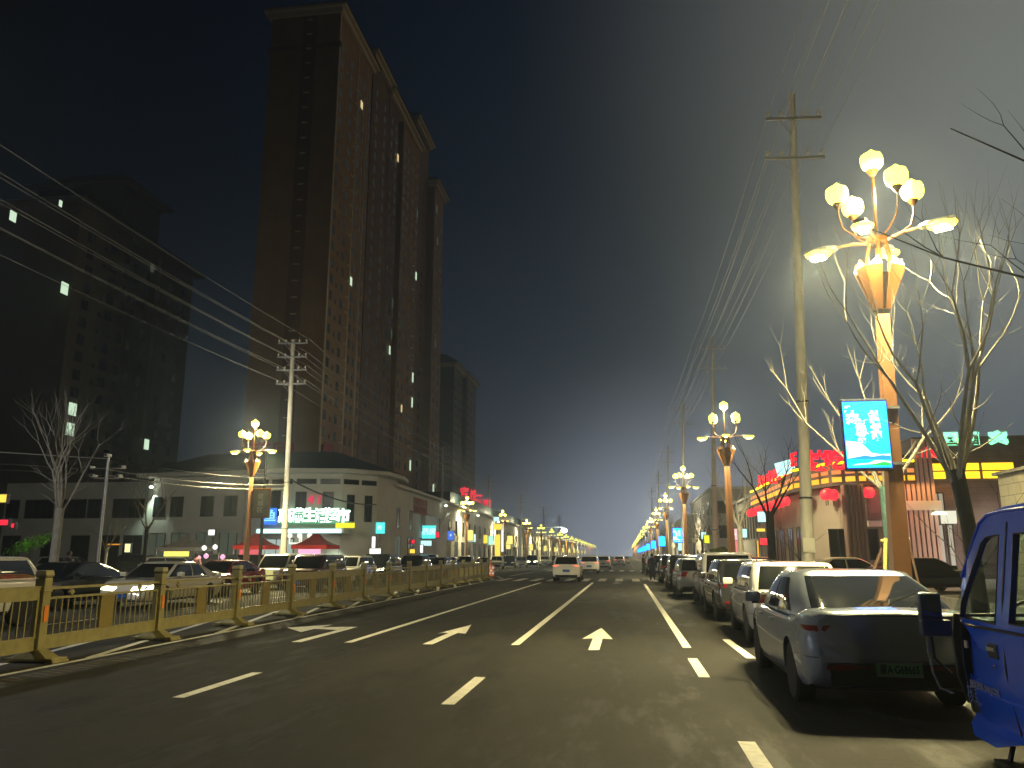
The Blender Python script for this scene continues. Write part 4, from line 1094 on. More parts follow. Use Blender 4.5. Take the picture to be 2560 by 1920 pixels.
# mast arm lamp over the left side, farther on
t = thing('mast_arm_light', 'white mast arm with one dazzling light over the far left road', 'traffic light', (-15.3, 118, 0))
b = MB(); b.tube([(0, 0, 0), (0, 0, 6.1)], [.16, .12], 12); b.tube([(0, 0, 5.6), (2.0, 0, 5.75), (6.3, 0, 5.7)], [.11, .09, .06], 8); b.build('arm', mat('white_pole', (.6, .6, .6), .4), t, smooth=40)
b = MB(); b.lathe([(.1, -.3), (.38, -.22), (.45, 0), (.38, .22), (.1, .3)], 16, (6.5, 0, 5.2)); b.build('lamp_glass', emit('dazzle', (1, 1, .9), 12, False), t, smooth=50)
lamp('mast_light', 'POINT', (6.5, -.6, 5.0), 350, (.9, 1, .85), t, .3)

# ================================================================ BARE TREES
def grow(rnd, b, p, d, L, r, depth, tw, upb):
    n = 4; pts = [p]; rad = [r]; q = p.copy(); v = d.normalized()
    for k in range(n):
        v = (v + Vector((rnd.gauss(0, .09), rnd.gauss(0, .09), upb))).normalized()
        q = q + v * (L / n); pts.append(q.copy()); rad.append(r * (1 - .42 * (k + 1) / n) if depth else r * (1 - .75 * (k + 1) / n))
    b.tube(pts, rad, 6 if r > .03 else 4, caps=depth == 0 or r > .03)
    if depth == 0: return
    m = 2 if rnd.random() < .75 else 3
    a0 = rnd.uniform(0, 6.28)
    for k in range(m):
        a = a0 + 6.28 * k / m + rnd.uniform(-.5, .5); s = rnd.uniform(.22, tw)
        u = v.orthogonal().normalized(); w = v.cross(u)
        nd = (v + (u * math.cos(a) + w * math.sin(a)) * s).normalized()
        grow(rnd, b, pts[-1], nd, L * rnd.uniform(.62, .86), rad[-1] * rnd.uniform(.72, .92), depth - 1, tw, upb)
    for k in range(2):      # short side twigs
        if r < .012: break
        j = rnd.randint(1, 3); a = rnd.uniform(0, 6.28); u = v.orthogonal().normalized(); w = v.cross(u)
        nd = (v * .6 + (u * math.cos(a) + w * math.sin(a))).normalized()
        grow(rnd, b, pts[j], nd, L * rnd.uniform(.22, .45), rad[j] * .38, 1 if rnd.random() < .4 and depth > 1 else 0, tw, upb)
def bare_tree(label, loc, seed, th, r, nm, L, depth=3, spread=.75, upb=.07, mt=None, mc=None, twigs=.75, limbs=(), name='bare_tree', lean=0):
    rnd = random.Random(seed)
    t = thing(name, label, 'tree', loc, 0, 'bare street trees')
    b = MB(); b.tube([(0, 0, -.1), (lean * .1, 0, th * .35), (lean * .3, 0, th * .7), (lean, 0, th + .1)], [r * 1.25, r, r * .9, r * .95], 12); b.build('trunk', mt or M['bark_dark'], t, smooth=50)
    b = MB()
    for k in range(nm):
        a = 6.28 * k / nm + rnd.uniform(-.35, .35); s = spread * rnd.uniform(.55, 1.2)
        grow(rnd, b, Vector((lean, 0, th - rnd.uniform(0, .25))), Vector((math.cos(a) * s, math.sin(a) * s, 1)), L * rnd.uniform(.75, 1.1), r * .36, depth, twigs, upb)
    for pts, rr in limbs:
        pts = [Vector(p) for p in pts]; b.tube(pts, [rr * (1 - .7 * i / (len(pts) - 1)) for i in range(len(pts))], 6)
        for i in range(1, len(pts) - 1):
            v = (pts[i + 1] - pts[i]).normalized()
            for _ in range(2): grow(rnd, b, pts[i], (v + Vector((rnd.uniform(-.7, .7), rnd.uniform(-.7, .7), rnd.uniform(-.2, .9)))).normalized(), rnd.uniform(.5, 1.1), rr * .4, 1, twigs, upb)
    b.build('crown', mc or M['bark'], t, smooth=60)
    return t
tA = bare_tree('near bare tree with dark blue-lit trunk and pale upright branches behind the blue truck', (4.98, 12.6, .13), 11, 2.62, .115, 7, 1.8, 3, .5, .12, lean=-.12)
tB = bare_tree('bare tree with green wrapped trunk and a yellow prop beside the lamp post', (5.95, 19.5, .13), 5, 2.95, .15, 3, 1.5, 2, .7, .12, mt=M['wrap'],
    limbs=[([(0, 0, 2.9), (-.9, -.2, 3.7), (-1.7, -.3, 4.5), (-2.1, -.4, 5.3), (-2.45, -.4, 5.8)], .034), ([(-.1, 0, 2.9), (-.5, -.1, 4.0), (-1.1, -.2, 5.0), (-1.5, -.2, 5.9)], .03)])
tC = bare_tree('bare tree with a dark forked trunk left of the concrete pole', (5.05, 29.5, .13), 21, 2.9, .15, 4, 1.3, 3, .7, .06, mc=M['bark_dark'])
tD = bare_tree('thin sapling with one low fork standing before the pink pilasters', (5.25, 13.4, .13), 8, 1.15, .05, 3, .85, 2, .6, .05, mc=M['bark_dark'], name='sapling')
tE = bare_tree('tree just outside the frame whose dark branches reach in at the upper right', (6.1, 7.0, .13), 31, 3.2, .14, 3, 1.2, 2, .6, .05, mc=M['bark_dark'],  # dark crown colour stands for the unlit side of its branches
    limbs=[([(-.1, 0, 3.2), (-.9, 1.0, 3.9), (-1.7, 1.8, 4.35), (-2.3, 2.5, 4.9), (-2.9, 3.0, 5.5)], .022), ([(0, 0, 3.3), (-.6, .8, 4.7), (-1.3, 1.9, 5.6), (-2.0, 2.6, 6.6)], .025)])
tF = bare_tree('large bare tree at the left edge of the photo with pale upright branches', (-21.6, 28.5, .0), 41, 3.3, .17, 6, 1.75, 3, .6, .10, mt=M['bark'])
tG = bare_tree('slender bare tree in front of the shopping building left wing', (-22.9, 36.5, .0), 52, 2.9, .10, 5, 1.6, 3, .75, .08, mt=M['bark_dark'], mc=mat('olive_bark', (.16, .14, .09), .9, var=.3, vscale=14))
GB = 'bare street trees'
bare_tree('small tree with a few pale leaves, low in front of the left wing', (-25.6, 37.5, .0), 61, 1.9, .07, 4, .9, 3, .6, .06, mt=M['bark'], mc=MATS['olive_bark'], name='small_tree')
rnd = random.Random(7)
protos = [tA, tF, tG]
side_lb = ['bare tree with pale branches in the %s row on the %s side, number %d from the viewer']
for side, x, ys in (('left', -21.6, [93, 100.5, 111, 119, 128, 141, 149, 158, 166, 179, 190, 203, 216, 232, 250]), ('right', 6.0, [47, 60, 66, 79, 87, 95, 111, 119, 127, 143, 151, 159, 175, 190, 207, 225, 245])):
    for i, y in enumerate(ys):
        p = protos[rnd.randrange(3)]
        s = rnd.uniform(.85, 1.05)
        dup(p, (x + rnd.uniform(-.4, .4), y, .1), rnd.uniform(0, 6.28), '%s bare tree of the row along the %s pavement, its branches lit by the lamps' % (far_n[i] if i else 'nearest', side), 'bare trees in the %s row' % side, (s, s, s))
bare_tree('bare sapling with a white notice in front of the white side-on sedan', (6.3, 31, .13), 73, 1.3, .05, 4, .9, 2, .8, .04, mc=M['bark_dark'], name='sapling')
# prop of tree B
t = thing('tree_prop', 'yellow wooden frame propping the green wrapped tree', 'tree prop', (5.95, 19.2, .13))
YW = mat('yellow_wood', (.62, .50, .16), .6, var=.2, vscale=10)
b = MB(); b.tube([(-.33, -.1, 1.80), (.30, -.05, 1.84)], .035, 8); b.build('crossbar', YW, t)
b = MB(); b.tube([(-.45, -.2, 0), (-.22, -.1, 1.86)], .04, 8); b.build('leg', YW, t)
b = MB(); b.tube([(-1.0, .1, 0), (-.2, 0, 1.82)], .035, 8); b.build('leg', mat('brown_wood', (.12, .07, .05), .7), t)
b = MB(); b.tube([(.55, .1, 0), (.28, 0, 1.86)], .03, 8); b.build('leg', MATS['brown_wood'], t)
# clipped evergreen
def leafball(name, label, loc, rx, rz_, n, seed, m, trunk):
    t = thing(name, label, 'shrub', loc)
    b = MB(); b.tube([(0, 0, 0), (0, 0, trunk + .2)], [.07, .05], 8); b.build('trunk', M['bark_dark'], t)
    r_ = random.Random(seed); b = MB()
    for _ in range(n):
        u = Vector((r_.gauss(0, 1), r_.gauss(0, 1), r_.gauss(0, 1))).normalized(); k = r_.uniform(.45, 1.04) ** .5
        k *= 1 + .12 * math.sin(5 * u.x + seed) * math.cos(4 * u.z)
        c = Vector((u.x * rx * k, u.y * rx * k, trunk + rz_ + u.z * rz_ * k))
        a = Vector((r_.gauss(0, 1), r_.gauss(0, 1), r_.gauss(0, 1))).normalized() * .07; e = a.orthogonal().normalized() * .03
        b.add([c - a, c + e, c + a, c - e], [(0, 1, 2, 3)])
    b.build('crown', m, t); return t
LEAF = mat('leaf_green', (.06, .085, .03), .7, var=.35, vscale=4)
leafball('round_shrub', 'clipped dark green evergreen by the white office building', (5.6, 50.5, .13), .62, .42, 2600, 3, LEAF, 1.15)

# ================================================================ BUILDINGS
win_cache = {}
def window(par, x, y, z, w, h, rz=0, m=None, name='window', pane=True, frame=None, mull=True):
    key = (w, h, frame, mull)
    if key not in win_cache:
        b = MB(); f = .06
        b.box(-w / 2, -w / 2 + f, -.05, .0, 0, h); b.box(w / 2 - f, w / 2, -.05, .0, 0, h); b.box(-w / 2 + f, w / 2 - f, -.05, .0, h - f, h); b.box(-w / 2 + f, w / 2 - f, -.05, .0, 0, f)
        if mull: b.box(-f / 2, f / 2, -.045, .0, f, h - f)
        me = b.build('window', frame or M['trim']); d = me.data; bpy.data.objects.remove(me)
        b = MB(); b.box(-w / 2 + f, w / 2 - f, -.02, .0, f, h - f); me = b.build('pane', M['wglass']); e = me.data; bpy.data.objects.remove(me)
        win_cache[key] = (d, e, {})
    d, e, ms = win_cache[key]
    o = inst(name, d, par, (x, y, z), rz)
    if pane:
        if m is None: mm = e
        else:
            if m.name not in ms: mm = e.copy(); mm.materials.clear(); mm.materials.append(m); ms[m.name] = mm
            mm = ms[m.name]
        inst('pane', mm, o, (0, 0, 0))
    return o
LW = emit('lit_window_white', (.75, 1.0, .72), 1.0, False)
LWW = emit('lit_window_warm', (1.0, .8, .4), .9, False)
LWD = emit('lit_window_dim', (.35, .42, .3), .14, False)
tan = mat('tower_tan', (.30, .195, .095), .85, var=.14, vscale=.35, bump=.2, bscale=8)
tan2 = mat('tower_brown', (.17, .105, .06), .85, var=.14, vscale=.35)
pale = mat('tower_trim', (.66, .56, .38), .8)
roofm = mat('tower_roof', (.035, .06, .06), .6)
def hip(b, x0, x1, y0, y1, z, h, k=.35, mi=0):
    cx, cy_ = (x0 + x1) / 2, (y0 + y1) / 2; ax, ay = (x1 - x0) / 2, (y1 - y0) / 2; m_ = min(ax, ay) * (1 - k)
    b.frustum((cx, cy_), z, z + h, ax, ay, ax - m_, ay - m_, mi)
def tower(name, label, loc, segs, fh, X0, lit, cols, ledges, front=None, base=3.0, gone=()):
    """segs: (y0, y1, xface, ztop, mat, eave) facing +X; cols: (y, xface, w, h, ztop)"""
    t = thing(name, label, 'tower block', loc)
    for y0, y1, xf, zt, m, ev in segs:
        b = MB(); b.box(X0, xf, y0, y1, 0, zt); b.build('wall_block', m, t)
        if ev:
            b = MB(); o = ev
            b.box(X0 - o, xf + o, y0 - o * .9, y1 + o * .9, zt + .003, zt + .55)
            b.box(X0 - o * .5, xf + o * .5, y0 - o * .45, y1 + o * .45, zt - .9, zt); 
            b.build('eave', pale, t)
            b = MB(); hip(b, X0 - o - .25, xf + o + .25, y0 - o * .9 - .25, y1 + o * .9 + .25, zt + .553, 4.2, .25); b.build('roof', roofm, t)
    n = 0; rest = MB(); r_ = random.Random(9)
    fl = []
    for y, xf, w, h, zt in cols:
        k = 0
        while base + fh * k + h < zt - 1.2: fl.append((y, xf, w, h, base + fh * k)); k += 1
    fl.sort(key=lambda q: (q[0] * 1.0 + q[4] * .3))
    for y, xf, w, h, z in fl:
        if n < 98:
            m = None
            o = window(t, xf + .003, y, z, w, h, R(90), m, frame=M['trim']); n += 1
        else:
            rest.box(xf + .003, xf + .05, y - w / 2, y + w / 2, z, z + h)
    if rest.v: tag(rest.build('far_windows', M['wglass'], t), kind='stuff')
    for x, y, z, w, h, rz, m in lit:
        b = MB(); b.box(-w / 2, w / 2, -.07, .0, 0, h); o = b.build('lit_window', m, t, loc=(x, y, z), rz=rz)
    for (x, y, w, rz, z0, z1) in ledges:
        z = z0; led = None
        while z < z1:
            if led is None:
                b = MB()
                if rz: b.box(0, .45, -w / 2, w / 2, 0, .14)
                else: b.box(-w / 2, w / 2, -.45, 0, 0, .14)
                led = b.build('air_conditioner_ledge', pale, t, loc=(x, y, z)).data
            else: inst('air_conditioner_ledge', led, t, (x, y, z))
            z += fh
    return t
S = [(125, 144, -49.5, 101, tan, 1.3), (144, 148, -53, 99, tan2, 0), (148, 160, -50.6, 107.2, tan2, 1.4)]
cA = [(126.8, -49.5, 1.3, 1.7, 97), (129.3, -49.5, .6, .9, 97), (132.0, -49.5, 1.3, 1.7, 97), (137.0, -49.5, 1.3, 1.7, 97), (139.6, -49.5, .9, 1.7, 97), (142.8, -49.5, 1.0, 1.8, 97), (151, -50.6, 1.2, 1.7, 104), (157, -50.6, 1.2, 1.7, 104)]
tw1 = tower('apartment_tower', 'tallest brown apartment tower with wide pitched eaves rising out of the top of the photo', (0, 0, 0), S, 3.0, -62.8,
    [(-49.43, 138.3, 88.5, 1.1, 1.5, R(90), LWW), (-49.43, 136.6, 51, 1.0, 1.6, R(90), LW), (-49.43, 129.0, 17.4, .9, 1.9, R(90), LW), (-49.43, 136.2, 16.0, .8, 1.3, R(90), LWD)],
    cA, [(-49.5, 134.6, 1.3, 1, 21, 96), (-55.2, 125, 1.0, 0, 21, 100)])
b = MB(); b.box(-49.52, -49.32, 125.0, 125.35, 0, 100); b.box(-49.5, -49.34, 135.6, 135.9, 0, 100); b.box(-49.5, -49.38, 141.3, 141.5, 0, 100); b.build('pilaster', pale, tw1)
b = MB(); b.box(-56.6, -53.9, 124.9, 125.0, 0, 100.0); b.build('recessed_strip', tan2, tw1)
b = MB(); b.box(-63.4, -49.0, 124.6, 125.2, 93.2, 93.9); b.build('string_course', tan2, tw1)
text('tower_sign', '福', 4.8, mat('sign_red', (.30, .02, .03), .6, emit=(1, .05, .1), es=.012, sample=False), tw1, (-49.2, 128.6, 17.6), (R(90), 0, R(90)), .05, .12)
text('tower_sign', '地', 4.8, MATS['sign_red'], tw1, (-49.2, 138.2, 17.6), (R(90), 0, R(90)), .05, .12)
text('tower_sign', '满园', 4.2, MATS['sign_red'], tw1, (-57.5, 124.7, 17.8), (R(90), 0, 0), .05, .10)
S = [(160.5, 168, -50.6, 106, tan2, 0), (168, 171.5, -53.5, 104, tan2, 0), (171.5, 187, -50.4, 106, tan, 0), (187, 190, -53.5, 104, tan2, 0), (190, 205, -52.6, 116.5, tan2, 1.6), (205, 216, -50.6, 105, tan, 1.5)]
cB = [(162.5, -50.6, 1.2, 1.7, 103), (166, -50.6, 1.2, 1.7, 103), (173.2, -50.4, 1.3, 1.7, 103), (176.3, -50.4, 1.3, 1.7, 103), (181, -50.4, 1.0, 1.7, 103), (185, -50.4, 1.1, 1.7, 103), (194, -52.6, 1.2, 1.7, 103), (200, -52.6, 1.2, 1.7, 103), (208, -50.6, 1.3, 1.7, 101), (213, -50.6, 1.2, 1.7, 101)]
tw2 = tower('apartment_tower', 'second brown apartment tower directly behind the tallest one, with stepped eaves', (0, 0, 0), S, 3.0, -62.4,
    [(-50.3, 168.0 - 1.0, 92, 1, 1.8, R(90), LWW), (-50.3, 166.5, 56, .9, 2, R(90), LWD), (-50.3, 166.5, 49, .9, 2, R(90), LWD), (-50.3, 165.5, 45, .9, 1.9, R(90), LW), (-50.3, 185.5, 86, 1, 2, R(90), LWD), (-50.3, 186, 69.5, 1, 2, R(90), LW),
     (-50.3, 185.4, 43, 1, 2.4, R(90), LW), (-50.3, 185.4, 36.8, 1, 2.4, R(90), LW), (-50.3, 185.2, 21.5, 1, 2.4, R(90), LW), (-50.3, 176.3, 34, .9, 1.7, R(90), LWW), (-50.5, 207, 97, 1.2, 2.2, R(90), LWD), (-50.5, 209, 88, 1.2, 2.2, R(90), LWD), (-50.5, 209, 58, 1.2, 2.2, R(90), LWD), (-50.5, 210, 18, 1.2, 2.4, R(90), LW)],
    cB, [(-50.4, 183.2, 1.2, 1, 24, 100)])
b = MB(); b.box(-62.4 - 1.6, -49.1, 159.6, 188.6, 106.003, 106.6); b.box(-63, -49.8, 160.0, 187.5, 105.0, 105.9); b.build('eave', pale, tw2)
b = MB(); hip(b, -64.3, -48.8, 159.3, 188.9, 106.603, 3.6, .3); b.build('roof', roofm, tw2)
gry = mat('tower_grey', (.16, .15, .12), .85, var=.12, vscale=.3)
tower('apartment_tower', 'smaller grey-brown apartment block right of the brown towers, its hip roof pale-eaved', (0, 0, 0), [(262, 276, -56.5, 66, gry, 1.5), (276, 280, -58, 64, tan2, 0), (280, 298, -55.6, 66, gry, 1.5)], 3.0, -68,
    [], [(264.5, -56.5, 1.5, 1.6, 64), (269, -56.5, 1.2, 1.6, 64), (273.5, -56.5, 1.2, 1.6, 64), (283, -55.6, 1.5, 1.6, 64), (289, -55.6, 1.3, 1.6, 64), (295, -55.6, 1.2, 1.6, 64)], [(-64.6, 262, 1.3, 0, 20, 62)])
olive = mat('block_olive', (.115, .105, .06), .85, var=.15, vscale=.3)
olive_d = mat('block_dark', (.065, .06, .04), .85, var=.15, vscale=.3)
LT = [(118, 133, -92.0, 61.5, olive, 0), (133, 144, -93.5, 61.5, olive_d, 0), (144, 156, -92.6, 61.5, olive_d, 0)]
cl = [(121.5, -92, 1.9, 1.8, 60), (125.5, -92, .8, .8, 60), (128.0, -92, 1.9, 1.8, 60), (131.8, -92, 1.6, 1.8, 60), (137, -93.5, 1.5, 1.8, 60), (141, -93.5, 1.3, 1.8, 60), (147.5, -92.6, 1.5, 1.8, 60), (152, -92.6, 1.5, 1.8, 60)]
def wpix(px, py, X):      # window on a face X = const seen at a photo pixel
    p = at(px, py, 1.0); k = X / p[0]; return (X, k, CAM_H + (p[2] - CAM_H) * k)
lw_ = []
for px, py, w, h, m in ((161, 721, 1.7, 2.0, LW), (181, 1023, 1.9, 2.1, LW), (175, 1073, 1.9, 2.1, LW), (296, 622, 1.4, 1.9, LW), (322, 636, 1.1, 1.7, LW), (290, 669, 1.2, 1.5, LWD), (318, 679, 1.3, 1.9, LW), (366, 1111, 1.5, 2.0, LW), (32, 541, 1.3, 1.6, LW), (151, 509, .7, 1.1, LW), (380, 670, 1.2, 1.7, LWD)):
    x, y, z = wpix(px, py, -91.9 if px < 250 else -93.35 if px < 340 else -92.4); lw_.append((x, y, z - h / 2, w, h, R(90), m))
lt = tower('apartment_block', 'dark olive apartment block with scattered lit windows at the far left', (0, 0, 0), LT, 3.1, -118, lw_, cl, [])
b = MB(); b.box(-120, -90.4, 116.6, 157.2, 61.503, 62.1); b.build('eave', olive, lt)
b = MB(); hip(b, -120.3, -90.0, 116.3, 157.5, 62.103, 5.5, .35); b.build('roof', roofm, lt)
b = MB(); b.box(-112, -93.4, 131, 143, 62.2, 71.5); b.build('penthouse', olive_d, lt)
b = MB(); b.box(-114, -91.6, 129.6, 144.4, 71.503, 72); b.build('eave', olive, lt)
b = MB(); hip(b, -114.3, -91.3, 129.3, 144.7, 72.003, 3.8, .35); b.build('roof', roofm, lt)

# ---- white two-storey shopping building at the corner
whit = mat('white_render', (.72, .70, .66), .85, var=.08, vscale=.6, bump=.15, bscale=20)
whit2 = mat('grey_render', (.56, .58, .56), .85, var=.10, vscale=.6)
sb = thing('shopping_building', 'white two storey shopping building with dark pitched corner roof and bright supermarket sign', 'building', (0, 0, 0))
b = MB(); b.prism([(-56, 66.6), (-41.6, 66.6), (-41.6, 66.0), (-32, 65.2), (-32, 84), (-56, 84)], 0, 8.1); b.build('left_wing', whit2, sb)
b = MB(); b.prism([(-41.0, 65.7), (-32.0, 64.8), (-31.7, 64.4), (-27, 63.4), (-23.2, 64.2), (-20.9, 66.6), (-20.6, 70), (-20.6, 71.5), (-41.0, 84)], 0, 8.3); b.build('corner_block', whit, sb)
b = MB(); b.prism([(-20.75, 70.2), (-23.6, 205), (-38, 205), (-38, 70.2)], 0, 7.75); b.build('street_wing', whit, sb)
ov = 1.1
b = MB(); b.prism([(-42.0, 64.6), (-31.9, 63.3), (-27, 62.2), (-22.4, 63.2), (-19.7, 66.2), (-19.5, 70), (-20.2, 74), (-42.0, 85)], 8.303, 8.62); b.build('eave', whit, sb)
b = MB()
lo = [(-42.2, 64.4), (-31.9, 63.1), (-27, 62.0), (-22.2, 63.0), (-19.5, 66.1), (-19.3, 70.2), (-20.0, 74.3), (-42.2, 85.2)]
hi = [(-38.5, 70), (-32.5, 69.6), (-29, 69.2), (-27, 69.3), (-26, 70), (-25.8, 70.8), (-25.8, 73), (-38.5, 80)]
b.add([(x, y, 8.623) for x, y in lo] + [(x, y, 10.9) for x, y in hi], [tuple(reversed(range(8))), tuple(range(8, 16))] + [(i, (i + 1) % 8, 8 + (i + 1) % 8, 8 + i) for i in range(8)])
b.build('roof', mat('dark_teal_roof', (.02, .045, .045), .55, var=.3, vscale=2), sb)
b = MB(); b.prism([(-20.2, 70.3), (-22.9, 205), (-28, 205), (-27, 70.3)], 7.753, 8.0); b.build('parapet', whit, sb)
b = MB(); b.prism([(-21.8, 100), (-23.8, 205), (-30, 205), (-28, 100)], 8.003, 9.6); b.build('roof', MATS['dark_teal_roof'], sb)
def on(p, q, g, d=.03):
    v = Vector(q) - Vector(p); v = Vector((v.x, v.y, 0)); n_ = Vector((v.y, -v.x, 0)).normalized(); c = Vector((p[0], p[1], 0)) + v * g + n_ * d
    return c.x, c.y, math.atan2(v.y, v.x)
def wrow(p, q, gs, z, w, h, m=None, **k):
    for g in gs: x, y, a = on(p, q, g, .004); window(sb, x, y, z, w, h, a, m, **k)
LWG, A1, A2, A3, A4, A5 = (-56, 66.6), (-41.6, 66.6), (-41.0, 65.7), (-32.0, 64.8), (-27, 63.4), (-23.2, 64.2)
A6, A7 = (-20.9, 66.6), (-20.75, 70.2)
wrow(LWG, A1, (.06, .30, .44), 4.9, 1.3, 1.7); wrow(LWG, A1, (.52, .62), 4.9, 1.3, 1.7); wrow(LWG, A1, (.20, .80, .90), 4.9, 1.6, 1.7); wrow(LWG, A1, (.08, .35, .55, .75, .9), .5, 1.8, 2.9)
wrow(A2, A3, (.09, .28, .61, .86), 4.9, 1.25, 1.75); wrow(A2, A3, (.09, .34, .61, .86), .35, 1.7, 3.2, LWD)
wrow(A5, A6, (.25, .75), 4.4, .7, 2.2)
wrow((-31.7, 64.4), A4, (.42,), 4.75, 3.0, 2.2, mull=False)
wrow(A4, A5, (.15, .72), 5.3, .9, 1.5)
for p, q in (((-31.7, 64.4), A4), (A4, A5), (A5, A6)):
    for g in (.25, .75): x, y, a = on(p, q, g, .004); L2 = (Vector(q) - Vector(p)).length * .42; window(sb, x, y, 7.45, round(L2, 2), .42, a, mull=False)
SW0, SW1 = (-20.75, 70.2), (-23.6, 205)
for k in range(26):
    g = .02 + k * .036
    if k in (3, 4): continue
    wrow(SW0, SW1, (g,), 4.1, 1.0, 1.9); wrow(SW0, SW1, (g,), .4, 2.2, 3.0, LWD if k % 3 == 0 else None)
x, y, a = on(SW0, SW1, .13, .01); window(sb, x, y, 3.9, 7.5, 2.1, a, mull=False)
# door and canopy
x, y, a = on((-31.7, 64.4), A4, .7, .01); o = window(sb, x, y, .1, 3.4, 2.9, a, emit('shop_inside', (.8, 1, .9), .5, False), name='entrance')
# signs
SG = emit('sign_green_white', (.70, 1.0, .80), 5.0, True)
def sgn(s, px, Y, z, size, m, par, rz, off=.03, nm='sign_character'):
    p = at(px, 1300, Y); return text(nm, s, size, m, par, (p[0], Y, z), (R(90), 0, rz), .06, off)
bk = emit('glyph_glow', (.25, .9, .42), .40, False)
for i, (s, px) in enumerate((('惠', 712), ('满', 742), ('生', 773), ('活', 802), ('超', 830), ('市', 858))):
    Y = 62.6 + (0.25 if px > 790 else 0) + (0.9 if px > 845 else 0) + (.55 if px < 735 else 0)
    p = at(px, 1300, Y)
    q = MB(); q.box(-.50, .50, 0, .12, -.62, .62); o = q.build('letter_box', bk, sb, bevel=.1, loc=(p[0], Y, 4.75))
    text('sign_character', s, 1.2, SG, o, (0, -.03, 0), (R(90), 0, 0), .03, .03)
p = at(683, 1300, 63.4); q = MB(); q.box(-.55, .55, 0, .1, -.68, .68); o = q.build('blue_sign', emit('sign_blue', (.03, .22, 1.0), 1.1, False), sb, bevel=.06, loc=(p[0] - .25, 63.3, 4.8)); text('sign_character', '鱼', 1.1, emit('sign_pale_blue', (.3, .8, 1), 1.3, False), o, (0, -.03, 0), (R(90), 0, 0), .02, .02)
p0, p1 = at(712, 1300, 62.9), at(866, 1300, 63.8)
q = MB(); q.box(p0[0] - 2.2, p1[0], 62.55, 62.7, 3.42, 3.72); q.build('light_strip', emit('strip_cyan', (.55, 1, .95), 2.2, True), sb)
q = MB(); q.box(p0[0] - 2.4, p1[0] + .2, 62.72, 64.4, 3.38, 3.8); q.build('canopy', whit2, sb)
p = at(866, 1320, 63.0); q = MB(); q.box(-.8, .8, -.06, 0, -.2, .2); q.build('yellow_sign', emit('sign_yellow', (1, .9, .03), 1.2, False), sb, bevel=.08, loc=(p[0], 62.7, 4.0))
sgn('4 1', 785, 63.3, 6.1, .95, emit('sign_red_led', (1, .03, .12), .9, False), sb, 0, .02)
for px, e in ((640, 90), (840, 130), (870, 130), (770, 40)):
    p = at(px, 1300, 62.8); lamp('wall_washer', 'SPOT', (p[0], 62.75, 3.3), e * 2.2, (.75, 1, .72), sb, .15, R(95), rot=(R(8), 0, 0))
for i in (0, 1, 2):
    p = at(738 + i * 25, 1360, 62.6); q = MB(); q.tube([(-.5, 0, 0), (-.5, 0, -.5), (.5, 0, -.5), (.5, 0, 0)], .07, 8); q.lathe([(.05, -.1), (.2, 0), (.2, .2), (.05, .3)], 12, (-.5, 0, 0)); q.build('entrance_lantern', emit('lantern_white', (1, 1, .8), 1.3, False), sb, loc=(p[0], 62.6, 3.1))
# flood lights on the facade
def flood(x, y, z, e, col=(.8, 1, .75), lb='flood', ang=60, rot=(0, 0, 0)):
    q = MB(); q.lathe([(.06, -.12), (.16, -.05), (.18, .02), (.06, .10)], 12); o = q.build('floodlight', emit('flood_glass', (.9, 1, .75), 8, False), sb, loc=(x, y, z)); lamp('flood_light', 'SPOT', (0, -.1, -.2), e, col, o, .1, R(ang), rot=rot)
flood(-40.9, 65.2, 7.5, 420, ang=80, rot=(R(12), 0, 0))
for g in (.30, .62, .92): x, y, a = on(SW0, SW1, g * .55, .55); flood(x, y, 7.35, 420, ang=50, rot=(0, R(-14), 0))
for x, y, tx, ty, tz, e in ((-24.5, 128, -50, 131, 75, 21000), (-25.5, 165, -50, 172, 75, 19000), (-26, 195, -50, 205, 75, 18000), (-24.2, 112, -56, 125, 60, 900), (-30, 78, -95, 128, 30, 9000)):  # uplights added on the roof to brighten the towers, no lamps known there
    q = MB(); q.box(-.3, .3, -.3, .3, -.2, .2); o = q.build('added_uplight', M['dark'], sb, loc=(x, y, 8.6 if y > 90 else 11.2))
    d_ = Vector((tx - x, ty - y, tz - 8.6)); lamp('uplight_beam', 'SPOT', (0, 0, .4), e * .55, (1, .68, .30), o, .4, R(95), rot=d_.to_track_quat('-Z', 'Y').to_euler())
# pink signboard and cyan signs on the street wing
x, y, a = on(SW0, SW1, .085, .08); q = MB(); q.box(-3.0, 3.0, 0, .1, -.8, .8)
o = q.build('signboard', mat('pink_board', (.42, .22, .17), .7), sb, loc=(x, y, 6.6)); o.rotation_euler = (0, 0, a)
for i, s in enumerate(('幸福里生活广场', '惠民便利购物街')): text('board_character', s, .72, mat('board_red', (.30, .03, .03), .6), o, (0, -.02, .38 - .76 * i), (R(90), 0, 0), .01, .01, sx=1.15)
def sign(label, px, py, Y, w, h, m, cat='sign', frame=SCF, txt=None, tm=None, post=None, rz=0, name='shop_sign', group='lit shop signs along the street'):
    if 900 < px < 1300: Y *= .90      # hung out in front of the shop wall
    x, _, z = at(px, py, Y)
    t = thing(name, label, cat, (x, Y, z), rz, group)
    b = MB(); b.box(-w / 2 - .05, w / 2 + .05, 0, .16, -h / 2 - .05, h / 2 + .05); b.build('case', frame, t, bevel=.03)
    b = MB(); b.box(-w / 2, w / 2, -.02, -.001, -h / 2, h / 2); f = b.build('face', m, t)
    if txt: text('sign_character', txt, h * .42 if len(txt) < 3 else w / len(txt), tm or SC_WHITE, f, (0, -.025, 0), (R(90), 0, 0), .004)
    if post: b = MB(); b.tube([(0, .08, -h / 2 - .05), (0, .08, -z + .1)], post, 8); b.build('post', M['steel'], t)
    return t
